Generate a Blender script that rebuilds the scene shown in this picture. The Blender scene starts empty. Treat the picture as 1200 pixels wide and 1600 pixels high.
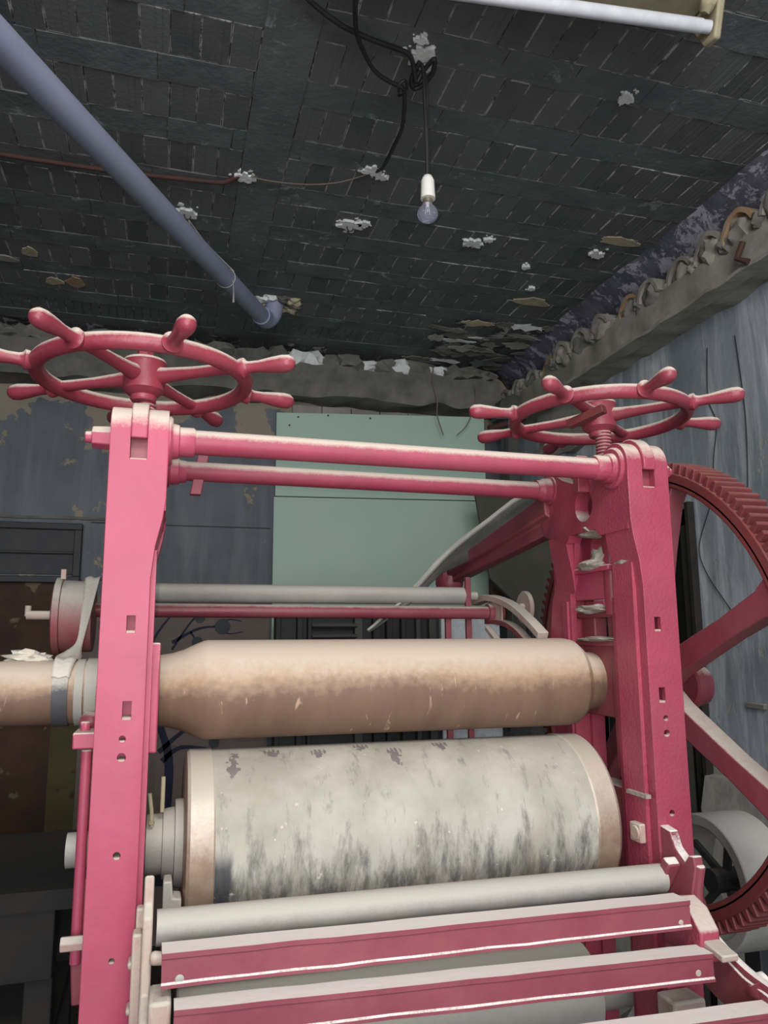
import bpy, bmesh, math, random
from math import sin, cos, pi, radians, sqrt, atan2
from mathutils import Vector, Matrix, noise
random.seed(7)
SC = bpy.context.scene
COL = SC.collection

# ---------------------------------------------------------------- camera
PITCH, YAW, ROLL, FPX = radians(9.55), radians(15.9), radians(0.37), 1200.0
EYE = Vector((0, 0, 1.6))
cam_d = bpy.data.cameras.new('camera')
cam_d.sensor_fit = 'VERTICAL'; cam_d.sensor_height = 36.0; cam_d.lens = 36.0 * FPX / 1600.0
cam_d.clip_start = 0.02
cam = bpy.data.objects.new('camera', cam_d); COL.objects.link(cam)
fw = Vector((sin(YAW)*cos(PITCH), cos(YAW)*cos(PITCH), sin(PITCH)))
rt = Vector((cos(YAW), -sin(YAW), 0)); up = rt.cross(fw)
r2 = rt*cos(ROLL) - up*sin(ROLL); u2 = up*cos(ROLL) + rt*sin(ROLL)
cam.matrix_world = Matrix((( r2.x, u2.x, -fw.x, EYE.x), (r2.y, u2.y, -fw.y, EYE.y), (r2.z, u2.z, -fw.z, EYE.z), (0, 0, 0, 1)))
SC.camera = cam

# ---------------------------------------------------------------- light
world = bpy.data.worlds.new('world'); SC.world = world; world.use_nodes = True
bg = world.node_tree.nodes['Background']
bg.inputs[0].default_value = (0.80, 0.86, 1.0, 1); bg.inputs[1].default_value = 0.55

def area(name, loc, target, size, power, color):
    l = bpy.data.lights.new(name, 'AREA'); l.energy = power; l.color = color
    l.shape = 'RECTANGLE'; l.size, l.size_y = size
    o = bpy.data.objects.new(name, l); COL.objects.link(o); o.location = loc
    o.rotation_euler = (Vector(target)-Vector(loc)).to_track_quat('-Z', 'Y').to_euler()
    return o
# daylight from the openings of the hall behind the photographer
area('hall_daylight', (-0.6, -3.2, 2.0), (0.7, 3.0, 1.9), (3.0, 2.0), 135.0, (0.92, 0.97, 1.0))
# unseen fill added above and behind the photographer to brighten upward faces
area('overhead_fill', (0.35, -0.35, 3.3), (0.5, 1.5, 1.2), (1.5, 0.9), 68.0, (1.0, 0.97, 0.92))
# the phone's flash, a few centimetres beside the lens
fl = bpy.data.lights.new('phone_flash', 'SPOT'); fl.energy = 39.0; fl.spot_size = radians(94); fl.spot_blend = 1.0; fl.color = (1.0, 0.95, 0.88); fl.shadow_soft_size = 0.004
flo = bpy.data.objects.new('phone_flash', fl); COL.objects.link(flo); flo.location = (-0.022, -0.01, 1.612)
flo.rotation_euler = (fw + Vector((-.05, 0, .05))).to_track_quat('-Z', 'Y').to_euler()

SC.view_settings.view_transform = 'Standard'; SC.view_settings.look = 'None'
SC.view_settings.gamma = 1.0; SC.view_settings.use_curve_mapping = False
SC.view_settings.exposure = 0.0

# ---------------------------------------------------------------- material helpers
def newmat(name):
    m = bpy.data.materials.new(name); m.use_nodes = True
    nt = m.node_tree; b = nt.nodes['Principled BSDF']
    return m, nt, b
def nd(nt, t, **kw):
    n = nt.nodes.new(t)
    for k, v in kw.items():
        if k.startswith('i_'): n.inputs[k[2:].replace('_', ' ')].default_value = v
        else: setattr(n, k, v)
    return n
def L(nt, a, b): nt.links.new(a, b)
def ramp(nt, fac, stops):
    r = nd(nt, 'ShaderNodeValToRGB'); e = r.color_ramp.elements
    while len(e) < len(stops): e.new(0.5)
    for i, (p, c) in enumerate(stops):
        e[i].position = p
        e[i].color = (c, c, c, 1) if isinstance(c, (int, float)) else (*c, 1)
    L(nt, fac, r.inputs[0]); return r.outputs[0]
def mix(nt, fac, a, b, mode='MIX'):
    m = nd(nt, 'ShaderNodeMix', data_type='RGBA', blend_type=mode)
    for s, v in ((0, fac), (6, a), (7, b)):
        if isinstance(v, (int, float)): m.inputs[s].default_value = v
        elif isinstance(v, tuple): m.inputs[s].default_value = (*v, 1)
        else: L(nt, v, m.inputs[s])
    return m.outputs[2]
def math_(nt, op, a, b=0.0, c=0.0):
    m = nd(nt, 'ShaderNodeMath', operation=op)
    for i, v in enumerate((a, b, c)):
        if isinstance(v, (int, float)): m.inputs[i].default_value = v
        else: L(nt, v, m.inputs[i])
    return m.outputs[0]
def wpos(nt, scale=(1, 1, 1)):
    g = nd(nt, 'ShaderNodeNewGeometry'); mp = nd(nt, 'ShaderNodeMapping')
    mp.inputs['Scale'].default_value = scale; L(nt, g.outputs['Position'], mp.inputs[0]); return mp.outputs[0]
def noise_(nt, scale, detail=4, rough=.55, vec=None, dist=0.0):
    n = nd(nt, 'ShaderNodeTexNoise'); n.inputs['Scale'].default_value = scale
    n.inputs['Detail'].default_value = detail; n.inputs['Roughness'].default_value = rough
    n.inputs['Distortion'].default_value = dist
    L(nt, vec if vec else wpos(nt), n.inputs['Vector']); return n.outputs['Fac']
def bump(nt, b, h, strength, dist=0.01):
    n = nd(nt, 'ShaderNodeBump'); n.inputs['Strength'].default_value = strength; n.inputs['Distance'].default_value = dist
    L(nt, h, n.inputs['Height']); L(nt, n.outputs[0], b.inputs['Normal'])
def dust_mask(nt, lo, hi, nscale=30.0, amp=.35):
    """dust that has settled on faces which look upwards"""
    g = nd(nt, 'ShaderNodeNewGeometry'); s = nd(nt, 'ShaderNodeSeparateXYZ'); L(nt, g.outputs['Normal'], s.inputs[0])
    n = noise_(nt, nscale, 5, .65); n2 = noise_(nt, nscale*8, 2, .6)
    z = math_(nt, 'ADD', s.outputs['Z'], math_(nt, 'MULTIPLY', math_(nt, 'SUBTRACT', n, .5), amp))
    z = math_(nt, 'ADD', z, math_(nt, 'MULTIPLY', math_(nt, 'SUBTRACT', n2, .5), amp*.6))
    mr = nd(nt, 'ShaderNodeMapRange'); mr.inputs[1].default_value = lo; mr.inputs[2].default_value = hi
    L(nt, z, mr.inputs[0]); return mr.outputs[0]
def dusty(name, base, base2, dust, lo=.25, hi=.75, rough=.5, nscale=9.0, bumpy=.25, bscale=60.0, metallic=0.0, film=.06, dn=30.0, amp=.35):
    m, nt, b = newmat(name)
    c = mix(nt, ramp(nt, noise_(nt, nscale, 5, .6), [(.35, 0.0), (.7, 1.0)]), base, base2)
    f = math_(nt, 'MAXIMUM', dust_mask(nt, lo, hi, dn, amp), math_(nt, 'MULTIPLY', noise_(nt, nscale*.7, 3), film*2))
    L(nt, mix(nt, f, c, dust), b.inputs['Base Color'])
    rr = math_(nt, 'ADD', math_(nt, 'MULTIPLY', f, .95-rough), rough); L(nt, rr, b.inputs['Roughness'])
    b.inputs['Metallic'].default_value = metallic
    bump(nt, b, noise_(nt, bscale, 3, .5), bumpy, .004)
    return m
M = {}
DUST = (.62, .55, .47)
M['paint'] = dusty('crimson_paint', (.46, .047, .115), (.385, .038, .095), (.64, .53, .46), lo=.10, hi=.50, rough=.5, bumpy=.16, bscale=45, film=.05)
M['rod_paint'] = dusty('tie_rod_paint', (.36, .032, .080), (.29, .025, .062), (.60, .50, .43), lo=.10, hi=.50, rough=.5, bumpy=.2, bscale=55, film=.05)
M['paint_run'] = dusty('crimson_paint_with_runs', (.38, .034, .082), (.30, .027, .066), (.64, .53, .46), lo=.15, hi=.60, rough=.42, bumpy=.42, bscale=130, film=.05)
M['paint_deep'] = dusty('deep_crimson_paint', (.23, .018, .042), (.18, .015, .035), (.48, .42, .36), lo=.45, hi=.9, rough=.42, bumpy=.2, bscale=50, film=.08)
M['wheel_paint'] = dusty('handwheel_paint', (.29, .018, .048), (.23, .015, .040), (.60, .51, .44), lo=.15, hi=.60, rough=.4, bumpy=.3, bscale=70, film=.05)
M['gear_paint'] = dusty('rusty_gear_paint', (.17, .020, .024), (.12, .018, .020), (.30, .20, .17), lo=.5, hi=1.2, rough=.55, bumpy=.3, bscale=40, film=.08)
M['rail_paint'] = dusty('table_rail_paint', (.22, .022, .045), (.27, .045, .065), (.86, .81, .76), lo=.45, hi=.7, rough=.55, bumpy=.2, bscale=60, film=.03)
M['dust_heavy'] = dusty('dust_caked_metal', (.46, .37, .30), (.42, .20, .18), (.60, .54, .46), lo=-.2, hi=.6, rough=.8, bumpy=.4, bscale=70, film=.2)
M['dust_grey'] = dusty('grey_dusty_steel', (.30, .28, .25), (.20, .19, .18), (.50, .47, .41), lo=-.35, hi=.45, rough=.7, bumpy=.25, bscale=50, film=.2)
M['dark_steel'] = dusty('dark_steel', (.015, .016, .02), (.03, .03, .03), (.14, .13, .12), lo=.6, hi=1.1, rough=.6, bumpy=.2)
M['dark_wood'] = dusty('dark_weathered_wood', (.014, .012, .011), (.026, .022, .018), (.05, .045, .04), lo=.5, hi=1.2, rough=.8, bumpy=.4, bscale=25)
M['rust'] = dusty('rusted_steel', (.070, .026, .020), (.035, .018, .016), (.12, .09, .08), lo=.8, hi=1.4, rough=.8, bumpy=.5, bscale=90)
M['pipe'] = dusty('blue_grey_plastic', (.31, .335, .47), (.26, .285, .41), (.44, .44, .48), lo=.3, hi=1.3, rough=.45, bumpy=.05, nscale=3, film=.1)
M['cable'] = dusty('black_cable', (.012, .012, .014), (.02, .02, .02), (.10, .10, .10), lo=.7, hi=1.5, rough=.5, bumpy=.1)
M['string'] = dusty('pale_string', (.45, .43, .40), (.35, .33, .30), (.5, .5, .5), lo=.9, hi=1.5, rough=.9, bumpy=.1)
M['wire'] = dusty('thin_rusty_wire', (.20, .15, .11), (.14, .10, .08), (.3, .3, .3), lo=.9, hi=1.5, rough=.8, bumpy=.1)
M['plaster'] = dusty('white_plaster', (.88, .88, .85), (.66, .66, .64), (.6, .6, .6), lo=.9, hi=1.5, rough=.95, bumpy=.6, bscale=60, nscale=30)
M['terracotta'] = dusty('broken_terracotta', (.40, .22, .12), (.34, .27, .16), (.5, .45, .35), lo=.9, hi=1.5, rough=.95, bumpy=.5, bscale=60, nscale=20)
M['tan'] = dusty('broken_clay_face', (.50, .44, .28), (.34, .29, .20), (.5, .45, .35), lo=.9, hi=1.5, rough=.95, bumpy=.5, bscale=60, nscale=20)
M['concrete'] = dusty('soiled_concrete', (.21, .195, .16), (.33, .31, .27), (.46, .44, .39), lo=.4, hi=1.1, rough=.95, bumpy=.8, bscale=22, nscale=7)
M['concrete_dark'] = dusty('sooty_concrete', (.095, .09, .075), (.19, .18, .155), (.38, .37, .35), lo=.3, hi=.9, rough=.95, bumpy=.9, bscale=20, nscale=8)
M['dust_pile'] = dusty('dust_heap', (.36, .34, .28), (.26, .20, .17), (.46, .44, .38), lo=.2, hi=.9, rough=1, bumpy=.9, bscale=90, nscale=40)
M['porcelain'] = dusty('white_porcelain', (.82, .80, .74), (.76, .74, .68), (.7, .7, .66), lo=.8, hi=1.5, rough=.3, bumpy=.02)
M['brass'] = dusty('bulb_cap_metal', (.45, .36, .24), (.35, .3, .2), (.5, .5, .4), lo=.9, hi=1.5, rough=.35, bumpy=.02, metallic=.8)
M['tube'] = dusty('fluorescent_tube', (.66, .66, .70), (.55, .55, .60), (.5, .48, .42), lo=.5, hi=1.3, rough=.3, bumpy=.02, nscale=25)
M['fixture'] = dusty('yellowed_enamel', (.36, .31, .20), (.26, .22, .14), (.4, .36, .28), lo=.5, hi=1.3, rough=.55, bumpy=.1)
M['board'] = dusty('mint_green_board', (.42, .56, .46), (.38, .53, .44), (.5, .6, .55), lo=.8, hi=1.4, rough=.6, bumpy=.05, nscale=2.0, film=.05)
M['cloth'] = dusty('off_white_cloth', (.68, .62, .52), (.54, .49, .41), (.72, .68, .60), lo=.2, hi=.9, rough=.95, bumpy=.4, bscale=120)
M['navy'] = dusty('dark_rubber_band', (.025, .028, .045), (.05, .045, .045), (.50, .47, .41), lo=.05, hi=.4, rough=.6, bumpy=.2)
M['sheet'] = dusty('dull_sheet_metal', (.055, .055, .052), (.085, .083, .078), (.35, .34, .32), lo=.6, hi=1.2, rough=.5, bumpy=.2, bscale=30, metallic=.3)
M['tarp'] = dusty('dark_olive_board', (.055, .052, .04), (.085, .08, .06), (.2, .2, .17), lo=.8, hi=1.4, rough=.8, bumpy=.3, nscale=3)
M['glassblock'] = dusty('whitewashed_pane', (.85, .88, .90), (.62, .66, .70), (.6, .6, .6), lo=.8, hi=1.4, rough=.35, bumpy=.9, bscale=70, nscale=25)
M['flywheel'] = dusty('pale_dusty_iron', (.30, .29, .26), (.20, .19, .17), (.52, .50, .46), lo=-.1, hi=.8, rough=.8, bumpy=.3, film=.2)
M['rubble'] = dusty('pale_rubble', (.26, .25, .22), (.40, .38, .34), (.5, .48, .43), lo=.2, hi=1, rough=.95, bumpy=.8, bscale=30, nscale=12)
M['floor'] = dusty('dirty_floor', (.03, .027, .024), (.07, .06, .05), (.06, .055, .05), lo=.9, hi=1.2, rough=.95, bumpy=.6, bscale=20, nscale=4)

def roller_mat():
    m, nt, b = newmat('brown_roller_skin')
    v = wpos(nt, (1, 1, 1))
    c = mix(nt, ramp(nt, noise_(nt, 6, 5, .6, wpos(nt, (1.6, .6, .6))), [(.35, 0.), (.7, 1.)]), (.15, .088, .060), (.22, .132, .088))
    sc = ramp(nt, noise_(nt, 60, 3, .6, wpos(nt, (1.0, .22, .22)), .6), [(.66, 0.), (.73, 1.)])
    c = mix(nt, math_(nt, 'MULTIPLY', sc, .6), c, (.60, .42, .27))
    d1 = dust_mask(nt, -.10, .30, 7, .55)
    c = mix(nt, math_(nt, 'MULTIPLY', d1, .55), c, (.62, .42, .26))
    d2 = dust_mask(nt, .18, .62, 9, .40)
    c = mix(nt, d2, c, (.58, .48, .385))
    L(nt, c, b.inputs['Base Color']); b.inputs['Roughness'].default_value = .62
    bump(nt, b, noise_(nt, 40, 4, .5), .12, .004); return m
M['roller'] = roller_mat()
def drum_mat():
    m, nt, b = newmat('pale_stained_drum_felt')
    base = mix(nt, ramp(nt, noise_(nt, 7, 5, .6), [(.35, 0.), (.65, 1.)]), (.37, .345, .285), (.51, .48, .415))
    # round-the-drum streaks and dark smears low on the skin
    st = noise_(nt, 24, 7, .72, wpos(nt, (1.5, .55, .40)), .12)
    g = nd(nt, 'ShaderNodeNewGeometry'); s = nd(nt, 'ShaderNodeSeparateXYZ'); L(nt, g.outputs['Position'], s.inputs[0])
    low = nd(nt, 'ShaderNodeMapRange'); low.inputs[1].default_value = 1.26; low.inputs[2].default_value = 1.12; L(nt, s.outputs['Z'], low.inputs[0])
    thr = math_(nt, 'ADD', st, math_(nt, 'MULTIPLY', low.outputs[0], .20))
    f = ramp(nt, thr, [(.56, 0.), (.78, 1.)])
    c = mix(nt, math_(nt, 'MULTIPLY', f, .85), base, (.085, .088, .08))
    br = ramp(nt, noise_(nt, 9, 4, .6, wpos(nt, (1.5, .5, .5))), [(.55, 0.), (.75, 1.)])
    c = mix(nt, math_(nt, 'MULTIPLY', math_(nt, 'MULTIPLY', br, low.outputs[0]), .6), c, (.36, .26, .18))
    # the black patch worn beside the left flange
    def band(sock, a, b): 
        r = nd(nt, 'ShaderNodeMapRange', interpolation_type='SMOOTHSTEP'); r.inputs[1].default_value = a; r.inputs[2].default_value = b; L(nt, sock, r.inputs[0]); return r.outputs[0]
    wob = math_(nt, 'ADD', s.outputs['X'], math_(nt, 'MULTIPLY', math_(nt, 'SUBTRACT', noise_(nt, 30, 3), .5), .02))
    blk = math_(nt, 'MULTIPLY', math_(nt, 'MULTIPLY', band(wob, .152, .140), band(s.outputs['Z'], 1.215, 1.165)), .88)
    c = mix(nt, blk, c, (.03, .032, .042))
    sp = ramp(nt, noise_(nt, 55, 2, .5), [(.72, 0.), (.76, 1.)])
    c = mix(nt, math_(nt, 'MULTIPLY', sp, .7), c, (.66, .62, .55))
    L(nt, c, b.inputs['Base Color']); b.inputs['Roughness'].default_value = .8
    bump(nt, b, noise_(nt, 60, 4, .6), .2, .004); return m
M['drum'] = drum_mat()
def flange_mat():
    m, nt, b = newmat('worn_brass_flange')
    c = mix(nt, ramp(nt, noise_(nt, 30, 4, .6), [(.3, 0.), (.7, 1.)]), (.27, .18, .125), (.38, .28, .21))
    c = mix(nt, dust_mask(nt, .0, .6, 20, .4), c, (.60, .53, .45))
    L(nt, c, b.inputs['Base Color']); b.inputs['Roughness'].default_value = .45; b.inputs['Metallic'].default_value = .15
    bump(nt, b, noise_(nt, 60, 4, .6), .1, .003); return m
M['flange'] = flange_mat()
def tile_mat():
    m, nt, b = newmat('sooty_ribbed_tile')
    oi = nd(nt, 'ShaderNodeObjectInfo'); rnd = oi.outputs['Random']
    c = mix(nt, rnd, (.082, .086, .088), (.150, .154, .154))
    c = mix(nt, ramp(nt, noise_(nt, 5, 4, .6), [(.4, 0.), (.75, 1.)]), c, (.135, .130, .126))
    tc = nd(nt, 'ShaderNodeTexCoord'); s = nd(nt, 'ShaderNodeSeparateXYZ'); L(nt, tc.outputs['Object'], s.inputs[0])
    ax = math_(nt, 'ABSOLUTE', s.outputs['X']); ay = math_(nt, 'ABSOLUTE', s.outputs['Y'])
    # lime bloom along the tile's own edges, broken up
    e1 = nd(nt, 'ShaderNodeMapRange'); e1.inputs[1].default_value = .0395; e1.inputs[2].default_value = .0422; L(nt, ax, e1.inputs[0])
    e2 = nd(nt, 'ShaderNodeMapRange'); e2.inputs[1].default_value = .084; e2.inputs[2].default_value = .089; L(nt, ay, e2.inputs[0])
    e = math_(nt, 'MAXIMUM', e1.outputs[0], math_(nt, 'MULTIPLY', e2.outputs[0], .7))
    nn = ramp(nt, noise_(nt, 16, 4, .65), [(.46, 0.), (.56, 1.)])
    c = mix(nt, math_(nt, 'MULTIPLY', math_(nt, 'MULTIPLY', e, nn), .9), c, (.60, .60, .57))
    L(nt, c, b.inputs['Base Color']); b.inputs['Roughness'].default_value = .75
    bump(nt, b, noise_(nt, 70, 4, .6), .4, .004); return m
M['tile'] = tile_mat()
def soot(name, a, c2, lime, lt=.62, scale=6, rough=.85):
    m, nt, b = newmat(name)
    c = mix(nt, ramp(nt, noise_(nt, scale, 5, .65), [(.35, 0.), (.7, 1.)]), a, c2)
    sp = ramp(nt, noise_(nt, 9, 6, .75, None, .4), [(lt, 0.), (lt+.06, 1.)])
    c = mix(nt, math_(nt, 'MULTIPLY', sp, .7), c, lime)
    L(nt, c, b.inputs['Base Color']); b.inputs['Roughness'].default_value = rough
    bump(nt, b, noise_(nt, 35, 5, .6), .6, .006); return m
M['band'] = soot('sooty_mortar', (.100, .104, .106), (.155, .160, .160), (.34, .35, .35), .60)
M['ceiling'] = soot('ceiling_core', (.06, .062, .064), (.09, .09, .09), (.70, .70, .67), .50, 6)
M['cove'] = soot('violet_grey_plaster', (.060, .058, .085), (.15, .145, .19), (.50, .48, .57), .52, 8)
def wallmat(name, a, c2, streak, peel, pt, zlo=None):
    m, nt, b = newmat(name)
    c = mix(nt, ramp(nt, noise_(nt, 2.2, 6, .6), [(.35, 0.), (.68, 1.)]), a, c2)
    st = ramp(nt, noise_(nt, 4, 5, .65, wpos(nt, (2.0, 2.0, .22)), .4), [(.47, 0.), (.66, 1.)])
    c = mix(nt, math_(nt, 'MULTIPLY', st, .85), c, streak)
    n = noise_(nt, 3.2, 7, .6, wpos(nt, (1, 1, 1)), .2)
    if zlo:
        g = nd(nt, 'ShaderNodeNewGeometry'); s = nd(nt, 'ShaderNodeSeparateXYZ'); L(nt, g.outputs['Position'], s.inputs[0])
        mr = nd(nt, 'ShaderNodeMapRange'); mr.inputs[1].default_value = zlo[0]; mr.inputs[2].default_value = zlo[1]
        mr.inputs[4].default_value = .25; L(nt, s.outputs['Z'], mr.inputs[0]); n = math_(nt, 'ADD', n, mr.outputs[0])
    pl = ramp(nt, n, [(pt, 0.), (pt+.012, 1.)])
    c = mix(nt, pl, c, peel)
    L(nt, c, b.inputs['Base Color']); b.inputs['Roughness'].default_value = .75
    bump(nt, b, math_(nt, 'ADD', noise_(nt, 25, 5, .6), math_(nt, 'MULTIPLY', pl, -.6)), .35, .008); return m
M['wall_back'] = wallmat('slate_plaster_wall', (.095, .105, .122), (.145, .155, .172), (.175, .185, .20), (.28, .235, .175), .62, (2.75, 3.05))
M['wall_right'] = wallmat('pale_blue_peeling_wall', (.20, .225, .25), (.33, .36, .40), (.60, .63, .67), (.34, .33, .29), .66, (1.5, 1.0))
M['wall_side'] = soot('plain_sooty_plaster', (.10, .10, .10), (.14, .14, .14), (.2, .2, .2), .75)
def mural_mat(name, a, c2, spots, t):
    m, nt, b = newmat(name)
    c = mix(nt, ramp(nt, noise_(nt, 3, 5, .6), [(.35, 0.), (.7, 1.)]), a, c2)
    sp = ramp(nt, noise_(nt, 7, 3, .5), [(t, 0.), (t+.03, 1.)])
    c = mix(nt, sp, c, spots)
    L(nt, c, b.inputs['Base Color']); b.inputs['Roughness'].default_value = .8
    bump(nt, b, noise_(nt, 35, 5, .6), .4, .006); return m
M['mural'] = mural_mat('mauve_painted_wall', (.15, .115, .105), (.20, .155, .125), (.12, .08, .09), .68)
M['mural_dark'] = mural_mat('splattered_brown_wall', (.040, .018, .010), (.085, .040, .016), (.14, .11, .06), .62)
M['mural_olive'] = mural_mat('olive_painted_strip', (.085, .070, .022), (.055, .045, .018), (.07, .02, .014), .58)
M['navy_paint'] = mural_mat('navy_wall_paint', (.012, .014, .04), (.02, .02, .05), (.03, .03, .05), .7)
M['grey_leaf'] = mural_mat('grey_leaf_paint', (.04, .045, .055), (.07, .075, .08), (.05, .05, .05), .7)
M['stain'] = dusty('dark_print_stain', (.16, .14, .14), (.24, .21, .20), (.25, .23, .21), lo=.9, hi=1.5, rough=.9, bumpy=.1)
def glass_mat():
    m, nt, b = newmat('bulb_glass')
    b.inputs['Base Color'].default_value = (.80, .80, .95, 1); b.inputs['Roughness'].default_value = .08
    b.inputs['Transmission Weight'].default_value = .88; b.inputs['IOR'].default_value = 1.25
    return m
M['glass'] = glass_mat()

# ---------------------------------------------------------------- geometry helpers
class G:
    def __init__(s): s.bm = bmesh.new()
    def face(s, pts):
        try: return s.bm.faces.new([s.bm.verts.new(p) for p in pts])
        except ValueError: return None
    def box(s, a, b, rot=None, c=None):
        ps = [Vector((x, y, z)) for x in (a[0], b[0]) for y in (a[1], b[1]) for z in (a[2], b[2])]
        if rot is not None:
            c = Vector(c) if c else (Vector(a)+Vector(b))/2
            ps = [rot @ (p-c) + c for p in ps]
        v = [s.bm.verts.new(p) for p in ps]
        for f in ((0, 1, 3, 2), (4, 6, 7, 5), (0, 4, 5, 1), (2, 3, 7, 6), (0, 2, 6, 4), (1, 5, 7, 3)):
            s.bm.faces.new([v[i] for i in f])
        return s
    def prism(s, pts, off, cap=True):
        """pts: 3D polygon, extruded by vector off"""
        off = Vector(off); n = len(pts)
        a = [s.bm.verts.new(p) for p in pts]; b = [s.bm.verts.new(Vector(p)+off) for p in pts]
        for i in range(n): s.bm.faces.new((a[i], a[(i+1) % n], b[(i+1) % n], b[i]))
        if cap: s.bm.faces.new(a); s.bm.faces.new(b[::-1])
        return s
    def holed(s, outer, holes, off):
        """planar polygon with holes, extruded by off"""
        off = Vector(off)
        for k in (0, 1):
            es = []
            for loop in [outer]+holes:
                v = [s.bm.verts.new(Vector(p)+off*k) for p in loop]
                es += [s.bm.edges.new((v[i], v[(i+1) % len(v)])) for i in range(len(v))]
            bmesh.ops.triangle_fill(s.bm, use_beauty=True, use_dissolve=False, edges=es)
        for loop in [outer]+holes:
            n = len(loop); a = [s.bm.verts.new(p) for p in loop]; b = [s.bm.verts.new(Vector(p)+off) for p in loop]
            for i in range(n): s.bm.faces.new((a[i], a[(i+1) % n], b[(i+1) % n], b[i]))
        bmesh.ops.remove_doubles(s.bm, verts=s.bm.verts, dist=1e-5)
        return s
    def ring(s, c, u, v, r, n, ph=0):
        c = Vector(c); return [s.bm.verts.new(c+(u*cos(ph+2*pi*i/n)+v*sin(ph+2*pi*i/n))*r) for i in range(n)]
    def skin(s, rings, cap=True, close=False):
        n = len(rings[0]); m = len(rings)
        for j in range(m if close else m-1):
            a, b = rings[j], rings[(j+1) % m]
            for i in range(n): s.bm.faces.new((a[i], a[(i+1) % n], b[(i+1) % n], b[i]))
        if cap and not close: s.bm.faces.new(rings[0][::-1]); s.bm.faces.new(rings[-1])
        return s
    def lathe(s, p0, d, prof, n=32):
        """prof: list of (t, r) along unit direction d from p0"""
        p0 = Vector(p0); d = Vector(d).normalized(); u = d.orthogonal().normalized(); v = d.cross(u)
        return s.skin([s.ring(p0+d*t, u, v, max(r, 1e-4), n) for t, r in prof])
    def cyl(s, p0, p1, r0, r1=None, n=24, ph=0):
        p0, p1 = Vector(p0), Vector(p1); d = (p1-p0).normalized(); u = d.orthogonal().normalized(); v = d.cross(u)
        return s.skin([s.ring(p0, u, v, r0, n, ph), s.ring(p1, u, v, r0 if r1 is None else r1, n, ph)])
    def tube(s, path, r, n=8):
        path = [Vector(p) for p in path]; rs = []; u = None
        for i, p in enumerate(path):
            d = (path[min(i+1, len(path)-1)]-path[max(i-1, 0)]).normalized()
            u = d.orthogonal().normalized() if u is None else (u-d*u.dot(d)).normalized()
            rs.append(s.ring(p, u, d.cross(u), r[i] if isinstance(r, list) else r, n))
        return s.skin(rs)
    def torus(s, c, ax, R, ru, rv=None, n=64, m=12):
        """ring about axis ax; ru radial half width, rv axial half width"""
        rv = rv or ru; c = Vector(c); ax = Vector(ax).normalized(); u = ax.orthogonal().normalized(); v = ax.cross(u); rs = []
        for i in range(n):
            a = 2*pi*i/n; e = u*cos(a)+v*sin(a)
            rs.append([s.bm.verts.new(c+e*(R+ru*cos(2*pi*j/m))+ax*rv*sin(2*pi*j/m)) for j in range(m)])
        return s.skin(rs, close=True)
    def annulus(s, c, ax, r0, r1, h, n=64, a0=0, a1=2*pi, u=None):
        c = Vector(c); ax = Vector(ax).normalized(); u = u or ax.orthogonal().normalized(); v = ax.cross(u)
        full = abs(a1-a0-2*pi) < 1e-6; rs = []
        for i in range(n if full else n+1):
            a = a0+(a1-a0)*i/n; e = u*cos(a)+v*sin(a)
            rs.append([s.bm.verts.new(c+e*r+ax*k) for r, k in ((r0, 0), (r1, 0), (r1, h), (r0, h))])
        return s.skin(rs, cap=not full, close=full)
    def rock(s, c, size, seed=0, sub=2, amp=.35, rot=0.0):
        r = bmesh.ops.create_icosphere(s.bm, subdivisions=sub, radius=1.0); R = Matrix.Rotation(rot, 3, 'Z')
        for v in r['verts']:
            p = v.co.copy(); k = 1+amp*(noise.noise(p*1.7+Vector((seed*7.3, seed*1.1, 0)))*1.4 + noise.noise(p*4+Vector((seed, 0, 3)))*.6)
            v.co = R @ Vector((p.x*size[0]*k, p.y*size[1]*k, p.z*size[2]*k)) + Vector(c)
        return s
    def rough(s, amp, scale, seed=0):
        for v in s.bm.verts:
            p = v.co*scale+Vector((seed*3.1, 0, 0)); v.co += Vector((noise.noise(p), noise.noise(p+Vector((9, 0, 0))), noise.noise(p+Vector((0, 9, 0)))))*amp
        return s
    def cuts(s, n):
        bmesh.ops.subdivide_edges(s.bm, edges=s.bm.edges[:], cuts=n, use_grid_fill=True); return s

def wp(o):
    p = Vector((0, 0, 0))
    while o: p += o.location; o = o.parent
    return p
def mk(name, g, mat, parent=None, bevel=0.0, smooth=35, label=None, kind=None, seg=2, solid=0.0):
    bm = g.bm; bmesh.ops.remove_doubles(bm, verts=bm.verts, dist=1e-6); bmesh.ops.recalc_face_normals(bm, faces=bm.faces[:])
    xs = [v.co for v in bm.verts]
    c = Vector([(min(p[i] for p in xs)+max(p[i] for p in xs))/2 for i in range(3)])
    bmesh.ops.translate(bm, verts=bm.verts, vec=-c)
    me = bpy.data.meshes.new(name); bm.to_mesh(me); bm.free()
    me.materials.append(M[mat] if isinstance(mat, str) else mat)
    if smooth:
        me.shade_smooth(); me.set_sharp_from_angle(angle=radians(smooth))
    o = bpy.data.objects.new(name, me); COL.objects.link(o)
    if parent: o.parent = parent; o.location = c-wp(parent)
    else: o.location = c
    if bevel:
        b = o.modifiers.new('bevel', 'BEVEL'); b.width = bevel; b.segments = seg; b.limit_method = 'ANGLE'; b.angle_limit = radians(40)
    if solid:
        b = o.modifiers.new('solid', 'SOLIDIFY'); b.thickness = solid; b.offset = 0
    if label: o['label'] = label
    if kind: o['kind'] = kind
    return o
def empty(name, loc, label, cat, group=None):
    o = bpy.data.objects.new(name, None); COL.objects.link(o); o.location = loc; o.empty_display_size = .1
    o['label'] = label; o['category'] = cat
    if group: o['group'] = group
    return o
def tag(o, label, cat, group=None):
    o['label'] = label; o['category'] = cat
    if group: o['group'] = group
    return o
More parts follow.
